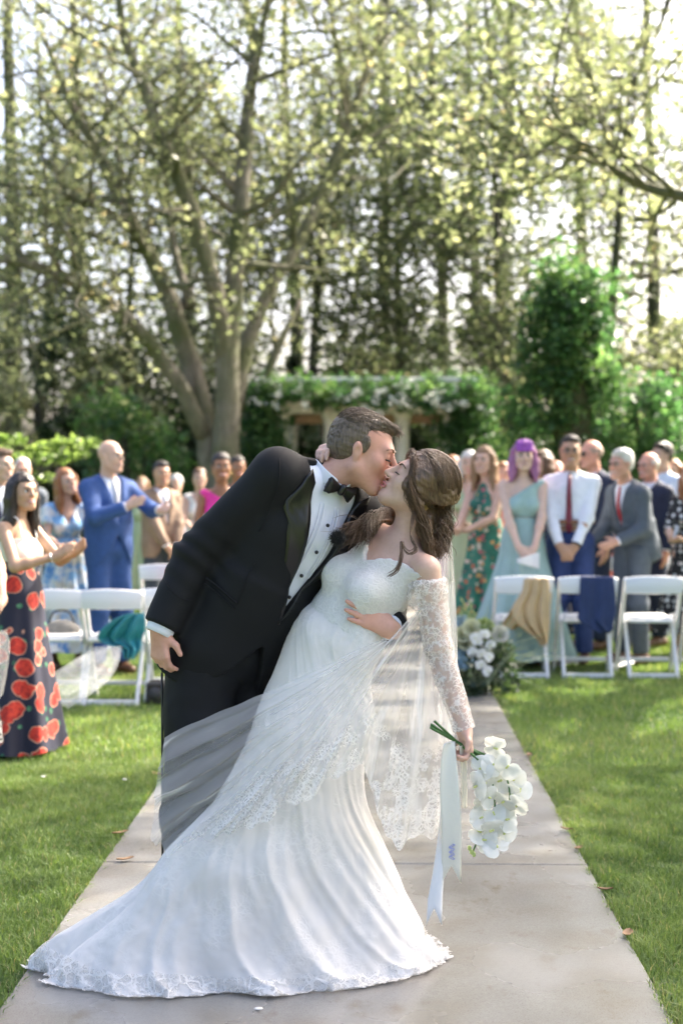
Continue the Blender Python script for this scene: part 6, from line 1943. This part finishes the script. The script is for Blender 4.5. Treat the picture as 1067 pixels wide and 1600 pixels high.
veil_sheet('veil', 
           [(600, 1000, 4.30), (606, 1002, 4.28), (616, 996, 4.27), (632, 976, 4.27), (650, 955, 4.30), (672, 940, 4.40), (694, 925, 4.46), (708, 905, 4.50)],
           [(258, 1150, 4.26), (243, 1235, 4.22), (250, 1316, 4.20), (350, 1296, 4.17), (455, 1250, 4.15), (560, 1200, 4.16), (612, 1310, 4.24), (696, 1288, 4.44)],
           [[(500, 1045, 4.27), (520, 1060, 4.25), (540, 1065, 4.23), (565, 1050, 4.22), (590, 1040, 4.22), (620, 1040, 4.25), (655, 1030, 4.34), (712, 1000, 4.46)],
            [(385, 1102, 4.26), (390, 1155, 4.21), (400, 1200, 4.18), (445, 1190, 4.16), (520, 1145, 4.15), (585, 1110, 4.16), (640, 1160, 4.26), (712, 1130, 4.46)]], seed=1.0)
veil_sheet('veil_back', [(684, 803, 4.52), (690, 806, 4.54), (696, 808, 4.56), (700, 812, 4.58)], [(640, 1150, 4.62), (680, 1160, 4.6), (706, 1150, 4.56), (716, 1130, 4.5)],
           [[(686, 860, 4.56), (694, 870, 4.58), (702, 870, 4.58), (708, 872, 4.56)], [(660, 985, 4.62), (684, 990, 4.61), (704, 990, 4.58), (714, 985, 4.52)]], n=90, amp=.02, fr=(5, 9), seed=2.0)
# comb
q = MB(); q.tube(spline([P(688, 798, 4.5), P(694, 803, 4.53), P(700, 806, 4.58)], 8), .006, 6)
for k in range(12): q.ball(P(686 + k * 1.3, 797 + k * .9, 4.49 + .007 * k), .005, nu=6, nv=4)
q.build('comb', M_SILVER, br)

# ---- bride's hair
HR_BRIDE = m_hair('hair_bride', (.035, .02, .012), (.15, .085, .042), .6)
def bride_hair():
    H = B.H; k = H.k; rg = np.random.default_rng(12)
    F = Field()
    F.ell(H.W(0, -.02, .04), A(.086, .108, .098) * k, H.R, .02); F.ell(H.W(0, -.09, .0), A(.062, .05, .06) * k, H.R, .05)
    def c(p):
        q = H.loc(p); a = .058 - q[:, 2]; b = q[:, 1] - (.060 + .22 * np.maximum(q[:, 2] - .02, 0)); return np.maximum(np.minimum(a, b), -.05 - q[:, 2] + .6 * np.maximum(-q[:, 1] - .02, 0)) * k
    F.ell(H.W(.060, .026, .010), A(.027, .045, .05) * k, H.R, .03)
    F.cut(c, True)
    # mass of curls behind the near shoulder and the lock brought forward on the far side
    F.chain([P(686, 790, 4.50), P(684, 822, 4.48), P(676, 845, 4.47), P(688, 862, 4.50)], [.034, .026, .018, .008], .03)
    F.chain([P(642, 762, 4.385), P(650, 788, 4.385), P(660, 815, 4.40), P(668, 840, 4.42)], [.016, .014, .011, .006], .03)
    F.chain([P(668, 800, 4.46), P(662, 828, 4.42), P(668, 850, 4.42)], [.022, .016, .008], .03)
    F.chain([P(668, 816, 4.58), P(640, 813, 4.60), P(612, 812, 4.58), P(590, 815, 4.52), P(568, 826, 4.44), P(548, 842, 4.38)], [.010, .011, .010, .008, .006, .003], .02)
    F.chain([P(666, 806, 4.58), P(640, 802, 4.61), P(610, 803, 4.6), P(585, 812, 4.56)], [.010, .010, .009, .003], .02)
    V, Fq = F.mesh_data(.005, 1); q = H.loc(V)
    V = V + vnormals(V, Fq) * (.003 * vnoise(np.stack([q[:, 0] * 120, q[:, 1] * 30, q[:, 2] * 120], -1), 3))[:, None]
    o = build('hair', V, Fq, HR_BRIDE, br)
    ps = []
    cen = A(0, -.02, .04); rad = A(.0875, .1095, .0995)
    gd = nrm(A(0, -.86, -.5))
    for i in range(900):
        az = rg.uniform(-1.75, 1.75)                      # start along the hairline
        el = 1.05 * math.cos(az * .75) ** 1.0 + rg.normal(0, .1) - .05
        if rg.random() < .35: el = rg.uniform(.6, 1.5)
        s0 = nrm(A(math.sin(az) * math.cos(el), math.cos(az) * math.cos(el), math.sin(el)))
        if s0[1] > .35 and s0[2] < .35: continue
        g = nrm(gd + rg.normal(0, .16, 3)); om = math.acos(np.clip(s0.dot(g), -1, 1)); t = np.linspace(0, 1, 12)
        D = (np.sin((1 - t) * om)[:, None] * s0 + np.sin(t * om)[:, None] * g) / math.sin(om)
        if abs(s0[0]) < .12 and s0[2] > .5: D[:, 0] += .25 * (1 if s0[0] >= 0 else -1) * np.sin(t * math.pi)
        pl = cen + D * (rad * (1 + rg.uniform(-.006, .03)))
        pts = np.array([H.W(*x) for x in pl])
        if rg.random() < .4:                              # then falls into a curl
            e = P(rg.normal(683, 9), rg.uniform(825, 868), 4.47 + rg.normal(0, .03)); s_ = np.linspace(0, 1, 16)[1:, None]
            ph = rg.uniform(0, 6); fall = pts[-1] * (1 - s_) + e * s_ + np.concatenate([np.cos(s_ * 11 + ph), np.sin(s_ * 11 + ph), 0 * s_], 1) * .012 * np.sin(s_ * 3)
            pts = np.vstack([pts, fall])
        ps.append(pts)
    for i in range(260):                                  # front sections swept over the temple
        sx = 1 if rg.random() < .8 else -1; j = rg.normal(0, .004, (5, 3))
        x0 = rg.uniform(0, .05); pl = np.array([(x0 * sx, .088 - x0 * .25, .088 - x0 * .2), (sx * (.05 + x0 * .4), .074, .06), (sx * .083, .05, .015), (sx * .09, .005, -.02), (sx * .06, -.07, -.03)]) + j * rg.uniform(.5, 1.4)
        pl[:3] *= 1.015
        ps.append(np.array([H.W(*x) for x in spline(pl, 14)]))
    for i in range(330):                                  # lock falling in front of the ear
        j = rg.normal(0, 4.5, (5, 2)); d_ = rg.normal(0, .012)
        base = spline([P(640 + j[0, 0] * .6, 752 + j[0, 1], 4.378 + d_), P(646 + j[1, 0], 778 + j[1, 1], 4.375 + d_), P(656 + j[2, 0], 803, 4.385 + d_), P(664 + j[3, 0], 828, 4.40 + d_), P(670 + j[4, 0], 856 + j[4, 1] * 2, 4.41 + d_)], 20); s_ = np.linspace(0, 1, 20)[:, None]; ph = (i % 6) * 1.05
        ps.append(base + np.concatenate([np.cos(s_ * 12 + ph), np.sin(s_ * 12 + ph), 0 * s_], 1) * .009 * np.maximum(0, s_ - .3))
    for i in range(420):                                  # ringlets behind the near shoulder
        a = P(690 + rg.normal(0, 7), 790 + rg.normal(0, 8), 4.50 + rg.normal(0, .03)); e = P(676 + rg.normal(0, 11), rg.uniform(835, 880), 4.46 + rg.normal(0, .03)); s_ = np.linspace(0, 1, 20)[:, None]; ph = (i % 9) * .7
        mid = P(692 + rg.normal(0, 6), 825, 4.49)
        base = spline([a, mid, e], 20)
        ps.append(base + np.concatenate([np.cos(s_ * 13 + ph), np.sin(s_ * 13 + ph), .3 * np.sin(s_ * 9 + ph)], 1) * .013 * np.minimum(1, s_ * 3))
    for i in range(420):                                  # far lock
        a = P(662 + rg.normal(0, 5), 808 + rg.normal(0, 6), 4.58 + rg.normal(0, .02)); e = P(546 + rg.normal(0, 14), 838 + rg.normal(0, 10), 4.38 + rg.normal(0, .02))
        base = spline([a, P(610, 808 + rg.normal(0, 7), 4.575), P(580, 818 + rg.normal(0, 7), 4.47), e], 18); s_ = np.linspace(0, 1, 18)[:, None]; ph = rg.uniform(0, 6)
        ps.append(base + np.concatenate([0 * s_, np.cos(s_ * 14 + (i % 7) * .9), np.sin(s_ * 14 + (i % 7) * .9)], 1) * .013)
    strands(o, 'strands', HR_BRIDE, ps, .0009)
    # loose tendrils
    ps = []
    for k_ in range(16):
        o_ = rg.normal(0, 1, 2) * 1.8; tt = np.linspace(0, 1, 34)
        pp = spline([P(652 + o_[0] * 2, 792 + o_[1], 4.375), P(644 + o_[0], 815 + o_[1], 4.345), P(641, 838 + o_[1], 4.31), P(650 + o_[0], 856 + o_[1], 4.29), P(640 + o_[0], 864 + o_[1], 4.28), P(630, 855 + o_[1], 4.275), P(628 + o_[0], 846, 4.29), P(627 + o_[0], 868 + o_[1], 4.27), P(620 + o_[0], 890 + o_[1], 4.26), P(606 + o_[0], 900 + o_[1], 4.25)], 44)
        ps.append(pp)
    strands(o, 'tendrils', HR_BRIDE, ps, .0008)
bride_hair()
q = MB(); q.ball(B.H.W(.085, .0, -.05), .005, nu=8, nv=6); q.build('earring', M_SILVER, br)

# ---- bouquet : orchid spray with ribbon
bq0 = P(735, 1168, 4.31); bq = empty('bouquet', bq0, 'cascading white orchid bouquet with long ivory ribbons in the bride\'s hand', 'bouquet')
M_STEM = plain('green_stem', (.05, .14, .03), .5, .2, 20); M_BUD = plain('orchid_bud', (.45, .55, .18), .5, .15, 30)
rb = np.random.default_rng(4)
for k in range(6):
    a = P(674 + rb.normal(0, 3), 1136 + rb.normal(0, 5), 4.30 + rb.normal(0, .008)); e = P(750 + rb.normal(0, 3), 1185 + rb.normal(0, 3), 4.30 + rb.normal(0, .01))
    q = MB(); q.tube(spline([a, P(715, 1160, 4.318), e], 10), .0042, 6); q.build('stem', M_STEM, bq)
for pts in ([(748, 1184), (785, 1205), (796, 1245), (785, 1290), (768, 1315)], [(748, 1184), (768, 1220), (772, 1270), (757, 1295), (744, 1318), (738, 1332)]):
    q = MB(); q.tube(spline([P(x, y, 4.30) for x, y in pts], 24), .0028, 6); q.build('arching_stem', M_STEM, bq)
for k, (x, y) in enumerate([(774, 1168), (768, 1196), (792, 1198), (752, 1200), (756, 1224), (780, 1220), (803, 1216), (798, 1240), (764, 1246), (786, 1252), (752, 1252), (806, 1258), (772, 1272), (792, 1280), (750, 1278), (768, 1296), (788, 1300), (758, 1312), (774, 1322), (748, 1300), (812, 1234), (745, 1228)]):
    bloom(bq, P(x, y, 4.285 + rb.normal(0, .022)), A(rb.normal(0, .55), -1, rb.normal(-.1, .5)), rb.uniform(0, 6.28), rb.uniform(.95, 1.2), k)
for (x, y) in ((742, 1312), (736, 1331), (733, 1325), (740, 1335)):
    q = MB(); q.ball(P(x, y, 4.29), A(.006, .006, .0085), nu=8, nv=6); q.build('bud', M_BUD, bq)
M_RIB = plain('ivory_satin', (.76, .74, .64), .42, .03, 8, .15, 120); M_RIBW = plain('white_satin_ribbon', (.78, .79, .8), .42, .03, 8, .15, 120)
def ribbon(pts, wid, mat, tail=True):
    """pts: (px,py,Y); wid: list of (dx px, dY) half widths"""
    n = 50; c = spline([P(*p) for p in pts], n); w = spline([(a / 515., b, 0) for a, b in wid], n)
    V = []
    for i in range(n):
        t = i / (n - 1); row = []
        for u in np.linspace(-1, 1, 9):
            p = c[i] + w[i] * u + A(0, .006 * math.sin(4 * t + 2 * u), 0)
            if tail and i == n - 1: p = p + A(0, 0, -.055 * abs(u) + .0)
            elif tail and i == n - 2: p = p + A(0, 0, -.02 * abs(u))
            row.append(p)
        V.append(row)
    q = MB(); q.grid(np.array(V)); o = q.build('ribbon', mat, bq); md = o.modifiers.new('t', 'SOLIDIFY'); md.thickness = .0015; md.offset = 0
    return o
r1 = ribbon([(712, 1166, 4.325), (704, 1160, 4.30), (701, 1180, 4.285), (702, 1230, 4.27), (705, 1290, 4.265), (705, 1352, 4.275)], [(4, .012), (7, .004), (11, 0), (15, 0), (15.5, 0), (15, 0)], M_RIB)
ribbon([(712, 1162, 4.32), (700, 1162, 4.305), (695, 1200, 4.295), (692, 1280, 4.285), (686, 1350, 4.28), (678, 1418, 4.275)], [(6, .012), (7, .008), (4, .012), (5, .012), (8, .008), (12, .002)], M_RIBW)
ribbon([(722, 1165, 4.31), (724, 1190, 4.315), (725, 1230, 4.315), (725, 1262, 4.315)], [(5, 0), (5, .006), (4.5, .008), (4, .008)], M_RIB, False)
# embroidered initials on the ribbon
q = MB(); tt = np.linspace(0, 1, 60)
q.tube([P(706.5 + 3.2 * math.sin(t * 22) + 1.5 * math.sin(t * 47), 1319 + 24 * t, 4.2585) for t in tt], .0016, 5)
q.tube([P(703.5 + 2.2 * math.cos(t * 19), 1320 + 23 * t, 4.2585) for t in tt], .0013, 5)
q.build('embroidery', plain('lilac_thread', (.36, .38, .62), .6), r1)
